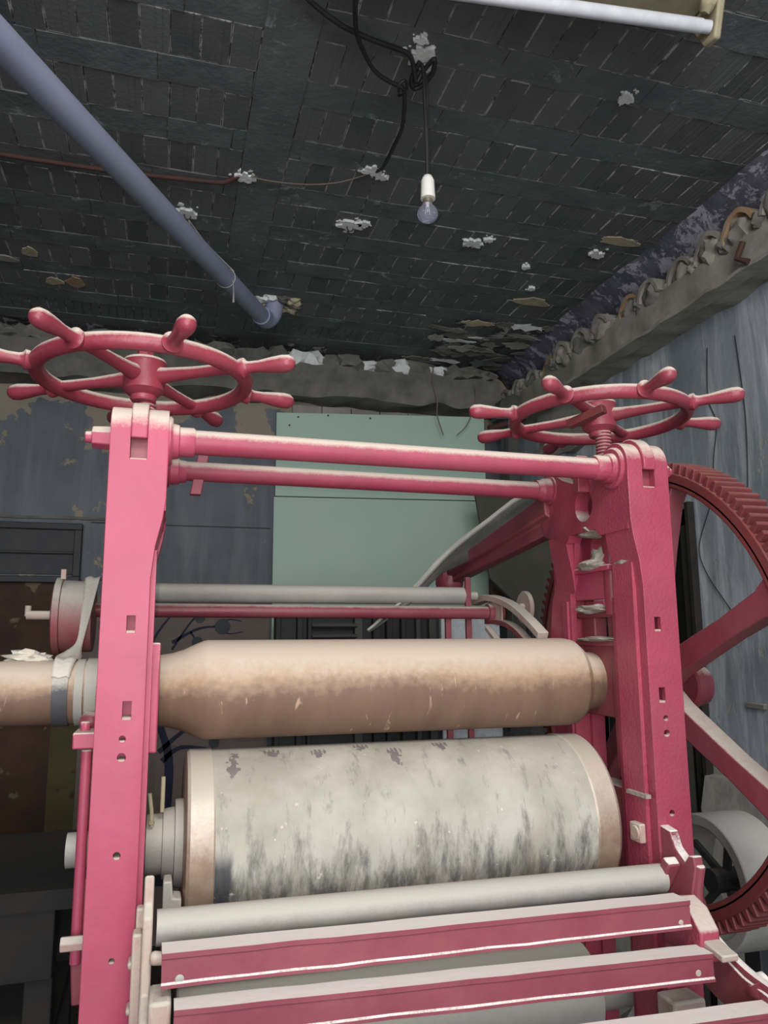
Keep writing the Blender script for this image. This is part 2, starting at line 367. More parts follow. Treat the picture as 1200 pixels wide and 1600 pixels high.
def struct(o, label=None):
    o['kind'] = 'structure'
    if label: o['label'] = label
    return o
def share(name, src, loc, parent, rot=None):
    """another object on the same mesh"""
    o = src.copy(); o.name = name; COL.objects.link(o); o.parent = parent; o.location = Vector(loc)-wp(parent)
    if rot: o.rotation_euler = rot
    return o
def circle(c, r, n, plane, ph=0):
    """polygon circle, plane 'XZ' or 'YZ'"""
    out = []
    for i in range(n):
        a = ph+2*pi*i/n; x, z = r*cos(a), r*sin(a)
        out.append((c[0]+x, c[1], c[2]+z) if plane == 'XZ' else (c[0], c[1]+x, c[2]+z))
    return out
def smooth_path(pts, k=6):
    pts = [Vector(p) for p in pts]; out = []
    for i in range(len(pts)-1):
        p0, p1, p2, p3 = pts[max(i-1, 0)], pts[i], pts[i+1], pts[min(i+2, len(pts)-1)]
        for j in range(k):
            t = j/k; out.append(.5*((2*p1)+(p2-p0)*t+(2*p0-5*p1+4*p2-p3)*t*t+(3*p1-p0-3*p2+p3)*t**3))
    return out+[pts[-1]]

# ================================================================ ROOM
ZC, YB, XR, XL = 3.40, 4.62, 2.25, -3.2
ceil_o = mk('ceiling', G().box((XL, -1.2, ZC-.0070), (XR+.15, YB+.15, ZC+.15)), 'ceiling', smooth=0); struct(ceil_o, 'low ceiling of sooty ribbed hollow tiles in rows')
struct(mk('floor', G().box((XL, -1.2, -.1), (XR+.15, YB+.15, 0)), 'floor', smooth=0))
wb = struct(mk('wall_back', G().box((XL-.1, YB, 0), (XR+.15, YB+.15, ZC+.01)), 'wall_back', smooth=0), 'slate grey plaster wall with peeled tan patches')
# right wall with the doorway left open
g = G(); DY0, DY1, DZ = 2.95, 3.85, 2.13
for a, b in (((XR, -1.2, 0), (XR+.15, DY0, ZC+.01)), ((XR, DY1, 0), (XR+.15, YB, ZC+.01)), ((XR, DY0, DZ), (XR+.15, DY1, ZC+.01))): g.box(a, b)
wr = struct(mk('wall_right', g, 'wall_right', smooth=0), 'pale blue peeling plaster wall')
struct(mk('wall_left', G().box((XL-.1, -1.2, 0), (XL, YB, ZC+.01)), 'wall_side', smooth=0))

# ceiling tiles: rows every 30 cm, tiles 8.8 cm wide with hollow ribs
def tile_mesh(ribs, seed):
    rnd = random.Random(seed); prof = []; w = .0434; n = ribs; step = 2*w/n
    for i in range(n):
        x0 = -w+i*step; d = rnd.uniform(-.001, .0015)
        prof += [(x0+.001, -.0100), (x0+.003, -.011+d*.6), (x0+step-.003, -.011+d*.6), (x0+step-.001, -.0100)]
    poly = [(x, z) for x, z in prof] + [(w, .008), (-w, .008)]
    g = G(); g.prism([(x, -.09, z) for x, z in poly], (0, .18, 0)); return g
tile_src = []
for s in range(4):
    bm = tile_mesh((4, 3, 4, 2)[s], s).bm; bmesh.ops.recalc_face_normals(bm, faces=bm.faces[:])
    me = bpy.data.meshes.new('tile'); bm.to_mesh(me); bm.free(); me.materials.append(M['tile']); tile_src.append(me)
rnd = random.Random(3)
stuff = G(); ntile = 0
patches = []
for k in range(-3, 9):
    y0 = 2.02+.30*k; yc = y0+.09
    half = .62+.34*(yc-2.0)
    x = .38
    cells = []
    for i in range(0, 24):
        xx = .38+.088*(i+.5)
        if xx < XR-.14: cells.append(xx)
    for i in range(0, 32):
        xx = .215-.088*(i+.5)
        if xx > XL: cells.append(xx)
    for xx in cells:
        vis = (-.22-.40*(yc-.55) < xx) and yc > 1.35
        if k == 8 or (k == 7 and xx > 1.45) or (k == 6 and xx > 1.55): 
            if rnd.random() < .35: continue
        drop = rnd.uniform(-.002, .0015)
        if vis and ntile < 300 and k < 8:
            o = bpy.data.objects.new('tile', tile_src[rnd.choice((0, 0, 1, 2, 3))]); COL.objects.link(o); o.parent = ceil_o
            o.location = Vector((xx+rnd.uniform(-.001, .001), yc+rnd.uniform(-.003, .003), ZC+drop))-wp(ceil_o)
            o.rotation_euler = (rnd.uniform(-.012, .012), rnd.uniform(-.015, .015), rnd.uniform(-.006, .006)); ntile += 1
        else:
            t = .0415
            stuff.prism([(xx-t, yc-.09, ZC+.008), (xx-t, yc-.09, ZC-.009), (xx-.002, yc-.09, ZC-.009), (xx, yc-.09, ZC-.003), (xx+.002, yc-.09, ZC-.009), (xx+t, yc-.09, ZC-.009), (xx+t, yc-.09, ZC+.008)], (0, .18, 0))
mk('tile_field', stuff, 'band', ceil_o, smooth=0, kind='stuff')
# mortar strips between the rows, cast in slabs
for k in range(-3, 9):
    y0 = 2.20+.30*k; x = -1.6-rnd.random()*.3
    while x < XR-.15:
        w = rnd.uniform(.22, .36); x1 = min(x+w-.002, XR-.12)
        if not (x < .215 < x1 and False):
            g = G().box((x, y0+.0015, ZC-.011+rnd.uniform(-.003, .002)), (x1, y0+.1185, ZC+.012)).cuts(2).rough(.004, 14, rnd.random()*50)
            mk('mortar_slab', g, 'band', ceil_o, smooth=40)
        x += w
# the joist that runs away from the camera
mk('joist', G().box((.217, -1.0, ZC-.015), (.378, YB-.25, ZC+.012)).cuts(5).rough(.006, 7, 3), 'band', ceil_o, smooth=40)
# cove along the right wall
g = G(); n = 40
for i in range(n):
    ya, yb = 1.0+i*(YB-1.0)/n, 1.0+(i+1)*(YB-1.0)/n
    q = lambda y, s: 0.03*noise.noise(Vector((y*3, s*4.0, 1)))
    for (xa, za), (xb, zb), s in (((XR-.17, ZC+.005), (XR-.08, ZC-.05), 0), ((XR-.08, ZC-.05), (XR-.01, ZC-.16), 1)):
        g.face([(xa+q(ya, s), ya, za), (xa+q(yb, s), yb, za), (xb+q(yb, s+1), yb, zb), (xb+q(ya, s+1), ya, zb)])
mk('cove', g, 'cove', ceil_o, solid=.02)
# plaster blobs and broken patches
def blob(c, r, seed, name='plaster_patch', mat='plaster', flat=.020):
    g = G(); q = random.Random(seed)
    def spot(cx, cy, rad, n):
        p = []
        for i in range(n):
            a = 2*pi*i/n; k = rad*(.80+.55*noise.noise(Vector((cos(a)*2.1+seed, sin(a)*2.1, rad*40)))+.28*(q.random()-.5))
            p.append((cx+k*cos(a)*1.15, cy+k*sin(a)*.95, c[2]))
        g.prism(p, (0, 0, -flat*(.5+.5*rad/r)))
    spot(c[0], c[1], r, 34)
    for k in range(5):
        a = q.random()*2*pi; d = r*q.uniform(.9, 1.5); spot(c[0]+d*cos(a), c[1]+d*sin(a), r*q.uniform(.08, .30), 13)
    return mk(name, g, mat, ceil_o, smooth=0)
for (x, y, r, sd) in ((.695, 1.985, .040, 1), (.675, 1.93, .020, 21), (.73, 2.03, .018, 22), (.232, 2.77, .036, 2), (.025, 3.095, .045, 3), (.715, 3.005, .050, 4), (.765, 2.975, .026, 15), (1.282, 3.004, .040, 5), (1.34, 2.96, .022, 16), (.70, 2.60, .034, 6), (.745, 2.625, .022, 17), (1.88, 2.95, .04, 7), (1.62, 3.15, .02, 8), (1.75, 3.35, .022, 9), (1.42, 1.99, .03, 18)):
    blob((x, y, ZC-.004), r, sd)
for (x0, y0, w, d, mt, sd) in ((1.83, 3.50, .10, .045, 'tan', 1), (-.594, 3.905, .04, .04, 'tan', 2), (-.494, 3.892, .045, .055, 'terracotta', 3), (-.66, 3.62, .035, .05, 'tan', 4), (1.93, 2.82, .10, .03, 'tan', 5), (-.80, 3.72, .07, .03, 'concrete', 6)):
    g = G(); rr = random.Random(sd); p = []
    for i in range(14):
        a = 2*pi*i/14; k = .8+.4*rr.random(); p.append((x0+w*k*cos(a)*(1+.25*sin(a)), y0+d*k*sin(a), ZC-.010))
    g.prism(p, (0, 0, -.006)); mk('broken_tile_face', g, mt, ceil_o, smooth=0)
# crumbling strip where the ceiling breaks towards the back corner
rr = random.Random(11)
for i in range(30):
    t = rr.random(); x = 1.35+.85*t; y = 3.75+.75*rr.random()
    g = G(); w, d = rr.uniform(.05, .17), rr.uniform(.012, .034)
    p = [(x+w*cos(a)*rr.uniform(.75, 1.1), y+d*sin(a)*rr.uniform(.3, 1.7), 0) for a in [2*pi*j/22 for j in range(22)]]
    z = ZC-.008-rr.random()*.022; tx, ty = rr.uniform(-.10, .10), rr.uniform(-.3, .1)
    p = [(a, b, z+ty*(b-y)+tx*(a-x)) for a, b, c in p]
    g.prism(p, (0, 0, -.004)); mk('loose_plaster_flake', g, rr.choice(('concrete_dark', 'concrete', 'plaster', 'band', 'concrete_dark', 'tan')), ceil_o, smooth=0)

# back wall: lintel ledge under the ceiling, window, murals
lb = G().box((-1.6, YB-.20, 3.07), (2.05, YB+.01, 3.27)); bmesh.ops.subdivide_edges(lb.bm, edges=[e for e in lb.bm.edges if abs((e.verts[0].co-e.verts[1].co).x) > 1], cuts=60)
lb.cuts(1).rough(.035, 6, 2)
trb = struct(mk('trim_1', lb, 'concrete_dark', smooth=60), 'crumbling concrete ledge across the top of the back wall')
for i in range(30):
    x = -1.3+.112*i; rr = random.Random(i)
    g = G().rock((x, YB-.16+rr.uniform(-.02, .02), 3.305), (.085, .06, rr.uniform(.035, .06)), i, 2, .6)
    mk('concrete_lump', g, 'plaster' if x > .55 and rr.random() < .55 else 'concrete_dark', trb, smooth=30)
# beige brick course showing below the ledge
for i in range(7):
    x = .72+i*.19
    mk('brick', G().box((x, YB-.022-.004*(i % 2), 2.985), (x+.183, YB+.01, 3.062)).cuts(1).rough(.003, 20, i), 'concrete', wb, smooth=40)
# dark window at the left
w1 = struct(mk('window_1', G().box((-1.35, YB-.02, 1.98), (-.485, YB+.01, 2.24)), 'dark_steel', smooth=0), 'dark narrow window low in the slate wall')
for a, b in (((-1.40, YB-.06, 2.225), (-.46, YB, 2.262)), ((-1.40, YB-.06, 1.93), (-.46, YB, 1.965)), ((-.50, YB-.06, 1.965), (-.46, YB, 2.225)), ((-1.40, YB-.045, 2.09), (-.5, YB-.02, 2.105))):
    mk('window_frame', G().box(a, b), 'dark_steel', w1, bevel=.004)
mk('pane', G().box((-1.35, YB-.035, 2.105), (-.5, YB-.03, 2.225)), M['dark_steel'], w1)
# painted lower wall
mk('painted_panel', G().box((-3.1, YB-.012, .0), (-.45, YB+.001, 1.95)), 'mural_dark', wb, smooth=0, label='dark brown paint-splattered lower wall')
mk('painted_panel', G().box((-.449, YB-.012, .0), (.60, YB+.001, 1.86)), 'mural', wb, smooth=0, label='mauve painted lower wall with navy branches')
mk('painted_strip', G().box((-.565, YB-.018, .0), (-.425, YB-.011, 1.70)), 'mural_olive', wb, smooth=0, label='olive painted strip')
def stroke(pts, r0, r1):
    p = smooth_path(pts, 5); n = len(p); g = G(); Lf, Rt = [], []
    for i, q in enumerate(p):
        d = (p[min(i+1, n-1)]-p[max(i-1, 0)]).normalized(); nn = Vector((-d.z, 0, d.x)); r = r0+(r1-r0)*i/(n-1)
        Lf.append(q+nn*r); Rt.append(q-nn*r)
    for i in range(n-1): g.prism([Lf[i], Lf[i+1], Rt[i+1], Rt[i]], (0, -.002, 0))
    return g
yw = YB-.013
trees = [([(.02, yw, .3), (.06, yw, .9), (.00, yw, 1.15), (-.08, yw, 1.45)], .03, .012), ([(.0, yw, 1.0), (.15, yw, 1.12), (.30, yw, 1.16)], .014, .006), ([(.02, yw, .95), (.12, yw, 1.02), (.30, yw, 1.0)], .016, .006),
         ([(-.06, yw, 1.35), (.08, yw, 1.45), (.22, yw, 1.47)], .013, .004), ([(.05, yw, 1.60), (.20, yw, 1.68), (.36, yw, 1.69)], .010, .004), ([(.05, yw, 1.56), (.18, yw, 1.75), (.30, yw, 1.79)], .007, .003),
         ([(.15, yw, 1.66), (.22, yw, 1.58), (.33, yw, 1.60)], .006, .003), ([(.28, yw, 1.69), (.36, yw, 1.73), (.44, yw, 1.72)], .005, .002), ([(.0, yw, 1.2), (.1, yw, 1.27), (.24, yw, 1.24)], .009, .003),
         ([(-.1, yw, 1.4), (-.05, yw, 1.62), (.06, yw, 1.78)], .01, .004), ([(.3, yw, 1.69), (.36, yw, 1.65), (.45, yw, 1.66)], .004, .002)]
for p, a, b in trees: mk('painted_branch', stroke(p, a, b), 'navy_paint', wb, smooth=0)
for x, z, r in ((.33, 1.69, .045), (.20, 1.74, .030), (.19, 1.60, .032), (.14, 1.47, .035), (.02, 1.33, .03), (.24, 1.2, .03), (.09, 1.79, .025), (-.3, 1.7, .05), (.3, 1.04, .03)):
    mk('painted_leaf', G().prism(circle((x, yw-.002, z), r, 18, 'XZ'), (0, -.002, 0)), 'grey_leaf', wb, smooth=0)
# thin cracks / ledge line on slate wall
mk('wall_ridge', G().box((-.9, YB-.014, 2.29), (-.3, YB+.002, 2.305)).cuts(3).rough(.004, 9), 'concrete_dark', wb)
mk('wall_ridge', G().box((-.42, YB-.008, 2.275), (.60, YB+.002, 2.281)).cuts(3).rough(.003, 9), 'dark_steel', wb)

# right wall features: doorway, pipe run, socket
d1 = struct(mk('door_1', G().box((XR+.10, DY0+.04, 0), (XR+.14, DY1-.04, DZ-.03)), 'dark_wood', bevel=.003), 'dark wooden door deep in its frame')
for a, b in (((XR-.02, DY0-.065, 0), (XR+.13, DY0, DZ+.05)), ((XR-.02, DY1, 0), (XR+.13, DY1+.065, DZ+.05)), ((XR-.02, DY0-.065, DZ-.03), (XR+.13, DY1+.065, DZ+.05))):
    mk('door_frame', G().box(a, b), 'dark_wood', d1, bevel=.006)
mk('door_frame_bead', G().box((XR-.035, DY0-.09, 0), (XR-.0, DY0-.062, DZ+.075)), 'dark_wood', d1, bevel=.004)
mk('wall_socket', G().box((XR-.02, 2.52, 1.33), (XR, 2.62, 1.352)), 'concrete_dark', wr, bevel=.004)
mk('wall_shelf_edge', G().box((XR-.03, 1.6, 2.69), (XR, 2.27, 2.70)), 'wall_right', wr)
for pts in ([(2.244, 2.69, 2.86), (2.244, 2.71, 2.64), (2.244, 2.67, 2.515), (2.243, 2.70, 2.38), (2.244, 2.74, 2.19), (2.24, 2.831, 2.01), (2.24, 2.803, 1.887), (2.24, 2.676, 1.726), (2.244, 2.60, 1.62)], [(2.244, 2.52, 2.85), (2.244, 2.50, 2.5), (2.244, 2.52, 2.2)]):
    tag(mk('wall_wire', G().tube(smooth_path(pts), .0022, 6), 'cable'), 'thin black wire hanging down the pale blue wall' if len(pts) > 4 else 'short straight black wire on the pale blue wall', 'wire', 'black wires on the right wall')
# peeled-plaster rubble skirting low on the right wall
sk = G().box((XR-.05, .8, .0), (XR+.005, 2.86, 1.05)); sk.cuts(7).rough(.05, 5, 4)
mk('bare_plaster', sk, 'rubble', wr, smooth=30)

# right-hand beam with clay tiles bedded on it
bmg = G().box((XR-.18, .9, 2.985), (XR+.01, YB-.02, 3.125)); bmesh.ops.subdivide_edges(bmg.bm, edges=[e for e in bmg.bm.edges if abs((e.verts[0].co-e.verts[1].co).y) > 1], cuts=70)
bmg.cuts(1).rough(.022, 7, 5)
beam = struct(mk('trim_2', bmg, 'concrete', smooth=60), 'crumbling concrete beam along the right wall carrying broken clay tiles')
g = G(); 
lp_ = G().box((XR-.193, .9, 2.974), (XR-.12, YB-.1, 2.990)); bmesh.ops.subdivide_edges(lp_.bm, edges=[e for e in lp_.bm.edges if abs((e.verts[0].co-e.verts[1].co).y) > 1], cuts=60)
mk('beam_lip', lp_.rough(.012, 9, 2), 'concrete', beam)
rr = random.Random(5)
for i in range(16):
    y = 1.45+i*.198+rr.uniform(-.02, .02); r = .084+rr.uniform(-.012, .010); z = 3.118
    g = G(); a0, a1 = radians(rr.uniform(0, 15)), radians(rr.uniform(150, 180)); n = 12; rs = []
    xe = XR-.19+rr.uniform(-.02, .03)
    for j in range(n+1):
        a = a0+(a1-a0)*j/n; rs.append([g.bm.verts.new((x, y+q*cos(a), z+q*sin(a)*1.25)) for x, q in ((xe, r), (xe, r-.016), (XR, r-.016), (XR, r))])
    g.skin(rs); g.rough(.006, 14, i)
    mk('clay_tile', g, 'concrete' if i % 4 else 'terracotta', beam, smooth=50)
    mk('mortar_lump', G().rock((xe+.042, y, z+.035), (.050, .070, .062), i, 3, .28), rr.choice(('concrete', 'concrete_dark')), beam, smooth=40)
    mk('mortar_lump', G().rock((xe+.04, y+.099, z+.022), (.045, .035, .038), i+40, 3, .35), rr.choice(('concrete_dark', 'concrete')), beam, smooth=40)
mk('plaster_remnant', G().box((XR-.035, 3.55, 2.68), (XR+.005, 4.25, 2.99)).cuts(4).rough(.05, 6, 9), 'concrete', wr, smooth=30)
mk('steel_tie', G().tube([(XR-.20, 2.22, 3.08), (XR-.215, 2.24, 3.02), (XR-.20, 2.20, 2.99)], .012, 8), 'rust', beam)

# ================================================================ THE MACHINE
root = empty('roller_press', (.5, 1.75, 0), 'tall crimson cast-iron roller press with two handwheels, brown upper roller and pale drum', 'machine')
YA = 1.77
def leg_profile(x, inner):
    """front leg + yoke + rear leg in the YZ plane (inverted U)"""
    p = [(1.512, 0.0), (1.512, 1.972), (1.50, 1.972), (1.50, 1.99)]
    p += [(1.56+.06*cos(a), 2.0+.06*sin(a)) for a in [radians(180-12*i) for i in range(0, 11)]]
    p += [(1.628, 2.01), (1.66, 1.998), (1.74, 1.998), (1.80, 2.02)]
    p += [(1.875+.055*cos(a), 2.0+.055*sin(a)) for a in [radians(110-18*i) for i in range(0, 7)]]
    p += [(1.935, 1.93), (1.91, 1.88), (1.885, 1.82), (1.895, 1.76), (1.925, 1.70), (1.94, 1.62), (1.94, 0.0)]
    p += [(1.835, 0.0), (1.825, 1.72), (1.80, 1.78), (1.79, 1.85), (1.775, 1.868), (1.65, 1.868), (1.635, 1.85), (1.62, 1.80), (1.62, 0.0)]
    return [(x, y, z) for y, z in p]
def side_frame(fx):
    """fx maps the right frame's X onto the wanted side"""
    g = G()
    hole = lambda x: [circle((x, 1.70, 1.935), .042, 20, 'YZ')]
    for xa, xb in ((1.0301, 1.046), (1.078, 1.115)):
        g.holed(leg_profile(fx(xa), 1), hole(fx(xa)) if xa < 1.04 else [], (fx(xb)-fx(xa), 0, 0))
    # yoke cheek that stands out on the inside
    pr = [q for q in leg_profile(fx(1.008), 1) if q[2] > 1.84] + [(fx(1.008), 1.62, 1.85), (fx(1.008), 1.512, 1.85)]
    g.holed(pr, hole(fx(1.008)), (fx(1.03)-fx(1.008), 0, 0))
    g.prism([(fx(1.031), 1.80, 1.72), (fx(1.031), 1.80, 1.87), (fx(1.008), 1.80, 1.87), (fx(1.013), 1.80, 1.83), (fx(1.024), 1.80, 1.78)], (0, .09, 0))
    # the flare under the cheek, then the face plate with slot, windows and bolt holes
    fl_ = [(1.008, 1.972), (1.008, 1.87), (1.013, 1.83), (1.024, 1.78), (1.03, 1.72)]
    g.prism([(fx(max(x, 1.0088)), 1.512, z) for x, z in [(1.031, 1.72), (1.031, 1.971)] + [(1.0088, 1.971)] + fl_[1:]], (0, .100, 0))
    slots = [[(fx(1.053), 1.50, 1.618), (fx(1.053), 1.50, 1.650), (fx(1.069), 1.50, 1.650), (fx(1.069), 1.50, 1.618)],
             [(fx(1.053), 1.50, 1.463), (fx(1.053), 1.50, 1.496), (fx(1.069), 1.50, 1.496), (fx(1.069), 1.50, 1.463)]]
    rounds = [circle((fx(1.0665), 1.50, z), r, 12, 'XZ') for z, r in ((1.430, .0062), (1.398, .0078), (1.232, .0068), (1.062, .005))]
    ol = [(1.03, 0), (1.115, 0), (1.115, 1.972), (1.078, 1.972), (1.078, 1.945), (1.046, 1.945), (1.046, 1.972)] + fl_
    g.holed([(fx(x), 1.50, z) for x, z in ol], slots+rounds, (0, .012, 0))
    g.box((fx(1.046), 1.60, 0), (fx(1.078), 1.62, 1.94)); g.box((fx(1.046), 1.84, 0), (fx(1.078), 1.94, 1.93))
    g.box((fx(1.046), 1.55, .0), (fx(1.078), 1.56, 1.94))
    # slides for the bearing blocks: raised guide on the inner flank
    g.box((fx(1.021), 1.528, 0), (fx(1.034), 1.606, 1.775)); g.box((fx(1.036), 1.60, 0), (fx(1.050), 1.640, 1.70))
    g.box((fx(1.024), 1.835, 0), (fx(1.034), 1.86, 1.70))
    return g
ident = lambda x: x
mirr = lambda x: 1.003-x
for fx, paint in ((ident, 'paint_run'), (mirr, 'paint')):
    s = 1 if fx is ident else -1
    fr = mk('side_frame', side_frame(fx), paint, root, smooth=30)
    # round over only the true outer edges, not the joints between castings
    me = fr.data; at = me.attributes.new('bevel_weight_edge', 'FLOAT', 'EDGE'); oc = wp(fr)
    for e in me.edges:
        a, b = (me.vertices[v].co+oc for v in e.vertices); ok = False
        for xx in (1.115, 1.008):
            if abs(a.x-fx(xx)) < 1e-4 and abs(b.x-fx(xx)) < 1e-4 and abs(a.z-b.z)+abs(a.y-b.y) > 1e-4:
                if (a.y < 1.5005 and b.y < 1.5005) or (min(a.z, b.z) > 1.9725) or (min(a.y, b.y) > 1.86): ok = True
        if a.y < 1.5005 and b.y < 1.5005 and max(a.z, b.z) < 1.9721 and abs(a.z-b.z) > .02:
            if all(fx(1.0) < fx(2.0) and p.x < 1.0311 or fx(1.0) > fx(2.0) and p.x > 1.003-1.0311 for p in (a, b)): ok = True
        if len(me.polygons) and ok: at.data[e.index].value = 1.0
    bv = fr.modifiers.new('bevel', 'BEVEL'); bv.width = .0045; bv.segments = 3; bv.limit_method = 'WEIGHT'
    for z in (1.618, 1.463): mk('sill_dust', G().box((fx(1.0535), 1.501, z), (fx(1.0685), 1.545, z+.0045)), 'dust_heavy', fr)
    for z, r in ((1.430, .0062), (1.398, .0078), (1.232, .0068), (1.062, .005)): mk('sill_dust', G().box((fx(1.0665-r*.7), 1.502, z-r*.95), (fx(1.0665+r*.7), 1.54, z-r*.5)), 'dust_heavy', fr)
    mk('sill_dust', G().box((fx(1.047), 1.501, 1.944), (fx(1.077), 1.53, 1.9475)), 'dust_heavy', fr)
    # arched strap in the slot over the tie rod
    st = G(); n = 20; rs = []
    for i in range(n+1):
        a = radians(192-182*i/n); c = (1.562, 2.0)
        rs.append([st.bm.verts.new((fx(x), c[0]+q*cos(a), c[1]+q*sin(a)*1.02)) for x, q in ((1.0465, .045), (1.0465, .0705), (1.0775, .0705), (1.0775, .045))])
    st.skin(rs); mk('strap', st, paint, fr, bevel=.003)
    mk('slot_back', G().box((fx(1.0465), 1.520, 1.935), (fx(1.0775), 1.545, 1.995)), 'paint_deep', fr)
    # round bosses where the two tie rods pass
    b = G(); b.lathe((fx(1.010), 1.56, 1.999), (-s, 0, 0), [(0, .050), (.006, .050), (.010, .046), (.010, .036), (.022, .034), (.024, .030), (.050, .030), (.054, .027)], 32)
    b2 = G().lathe((fx(1.010), 1.872, 2.006), (-s, 0, 0), [(0, .040), (.006, .040), (.008, .033), (.026, .032), (.030, .028), (.045, .026)], 32)
    mk('rod_boss', b2, paint, fr, smooth=40)
    mk('rod_boss', b, paint, fr, smooth=40)
    mk('rod_nut', G().cyl((fx(1.112), 1.56, 1.998), (fx(1.152), 1.56, 1.998), .024, .022, 6).cyl((fx(1.15), 1.56, 1.998), (fx(1.165), 1.56, 1.998), .012, .011, 12), paint, fr, bevel=.002)
    # bearing block and packing inside the window
    bb = G().box((fx(1.050), 1.642, 1.415), (fx(1.100), 1.833, 1.600)); bb.box((fx(1.040), 1.642, 1.585), (fx(1.1), 1.833, 1.600))
    bb.box((fx(1.058), 1.66, 1.60), (fx(1.095), 1.70, 1.665)).box((fx(1.058), 1.76, 1.60), (fx(1.095), 1.82, 1.665)).box((fx(1.048), 1.65, 1.655), (fx(1.1), 1.83, 1.672))
    mk('bearing_block', bb, 'paint_deep', fr, bevel=.004)
    cb = G().box((fx(1.045), 1.66, 1.70), (fx(1.10), 1.825, 1.775)).box((fx(1.052), 1.70, 1.672), (fx(1.09), 1.75, 1.70)).box((fx(1.03), 1.64, 1.768), (fx(1.10), 1.83, 1.782))
    mk('crosshead', cb, 'paint', fr, bevel=.003)
    mk('packing_plate', G().box((fx(1.04), 1.62, 1.30), (fx(1.10), 1.66, 1.56)), 'paint_deep', fr, bevel=.003)
    # lower bearing for the drum
    lbk = G().box((fx(1.045), 1.64, 1.07), (fx(1.10), 1.83, 1.26)); lbk.cyl((fx(1.04), 1.77, 1.184), (fx(1.10), 1.77, 1.184), .075)
    mk('bearing_block', lbk, 'paint_deep', fr, bevel=.003)
    # screw, spring collars
    sc = G(); sc.cyl((fx(1.058), 1.672, 1.66), (fx(1.058), 1.672, 2.20), .0175, None, 20)
    z = 2.00
    while z < 2.125:
        sc.torus((fx(1.058), 1.672, z), (0, 0, 1), .0175, .003, .0032, 20, 6); z += .0085
    for zz, r in ((1.925, .036), (1.945, .031), (1.965, .034), (2.0, .028)): sc.lathe((fx(1.058), 1.672, zz), (0, 0, 1), [(0, r*.8), (.004, r), (.012, r), (.015, r*.8)], 24)
    mk('screw', sc, 'wheel_paint', fr, smooth=40)
    if s == 1:
        for k, (yy, zz, sx, sy, sz, sd) in enumerate(((1.71, 1.872, .035, .055, .014, 1), (1.70, 1.882, .025, .03, .018, 2), (1.72, 1.785, .032, .06, .012, 3), (1.70, 1.80, .018, .03, .022, 4), (1.74, 1.676, .03, .06, .009, 5), (1.575, 1.778, .016, .038, .006, 6), (1.72, 1.602, .03, .08, .005, 7))):
            mk('dust_pile', G().rock((1.045 if k not in (5,) else 1.035, yy, zz), (sx, sy, sz*1.2), sd, 3, .32), 'dust_pile', fr, smooth=50)
        mk('bore_dust', G().box((1.012, 1.51, 1.262), (1.024, 1.585, 1.270)), 'dust_pile', fr)
        lug = G().cyl((1.005, 1.553, 1.185), (1.04, 1.553, 1.185), .016, None, 16).box((1.008, 1.535, 1.165), (1.035, 1.575, 1.205))
        mk('bolt_lug', lug, 'dust_heavy', fr, bevel=.003)
# tie rods
mk('tie_rod', G().cyl((0, 1.56, 2.000), (1.01, 1.56, 1.996), .0250, None, 40), 'rod_paint', root)
mk('tie_rod', G().cyl((0, 1.872, 2.008), (1.01, 1.872, 2.004), .0235, None, 40), 'rod_paint', root)
# squared keys through the rods beside the left frame
mk('key', G().prism([(.048, 1.862, 1.950), (.074, 1.862, 1.950), (.096, 1.862, 2.088), (.070, 1.862, 2.088)], (0, .022, 0)), 'wheel_paint', root, bevel=.002)
mk('key', G().box((.955, 1.63, 1.955), (.985, 1.655, 2.045)), 'wheel_paint', root, bevel=.002)

# handwheels
def handwheel(cx, cy, cz, a0):
    g = G(); g.torus((cx, cy, cz), (0, 0, 1), .214, .0165, .0175, 96, 16)
    rim = mk('handwheel', g, 'wheel_paint', root, smooth=60)
    for k in range(4):
        a = radians(a0+90*k); e = Vector((cos(a), sin(a), 0)); t = Vector((-sin(a), cos(a), 0)); c = Vector((cx, cy, cz)); sp = G(); rs = []
        for q, w, h in ((.022, .019, .021), (.06, .015, .016), (.12, .0125, .0125), (.17, .0135, .012), (.208, .018, .012)):
            p = c+e*q+Vector((0, 0, .002)); rs.append([sp.bm.verts.new(p+t*w*cos(b)*1.0+Vector((0, 0, h*sin(b)))) for b in [2*pi*i/12 for i in range(12)]])
        sp.skin(rs); mk('spoke', sp, 'wheel_paint', rim, smooth=50)
    hb = G().lathe((cx, cy, cz-.052), (0, 0, 1), [(0, .024), (.004, .027), (.012, .027), (.016, .034), (.024, .043), (.078, .043), (.085, .047), (.091, .043), (.093, .026), (.086, .024)], 32)
    hb.cyl((cx, cy, cz), (cx, cy, cz+.062), .018, .017, 6)
    mk('hub', hb, 'wheel_paint', rim, smooth=40)
    for k in range(8):
        a = radians(a0+45*k); e = Vector((cos(a), sin(a), 0))
        h = G().lathe(Vector((cx, cy, cz))+e*.212, e, [(0, .012), (.014, .020), (.022, .021), (.026, .015), (.034, .0125), (.055, .0125), (.085, .0165), (.108, .0185), (.122, .0170), (.131, .011), (.134, .003)], 20)
        mk('handle', h, 'wheel_paint', rim, smooth=50)
    return rim
handwheel(-.061, 1.660, 2.160, -121)
hw = handwheel(1.055, 1.683, 2.163, -140)
tag_bar = mk('wedge_bar', G().box((.966, 1.565, 2.130), (.990, 1.665, 2.150), Matrix.Rotation(radians(30), 3, 'Z') @ Matrix.Rotation(radians(-12), 3, 'X')), 'gear_paint', hw, bevel=.002)

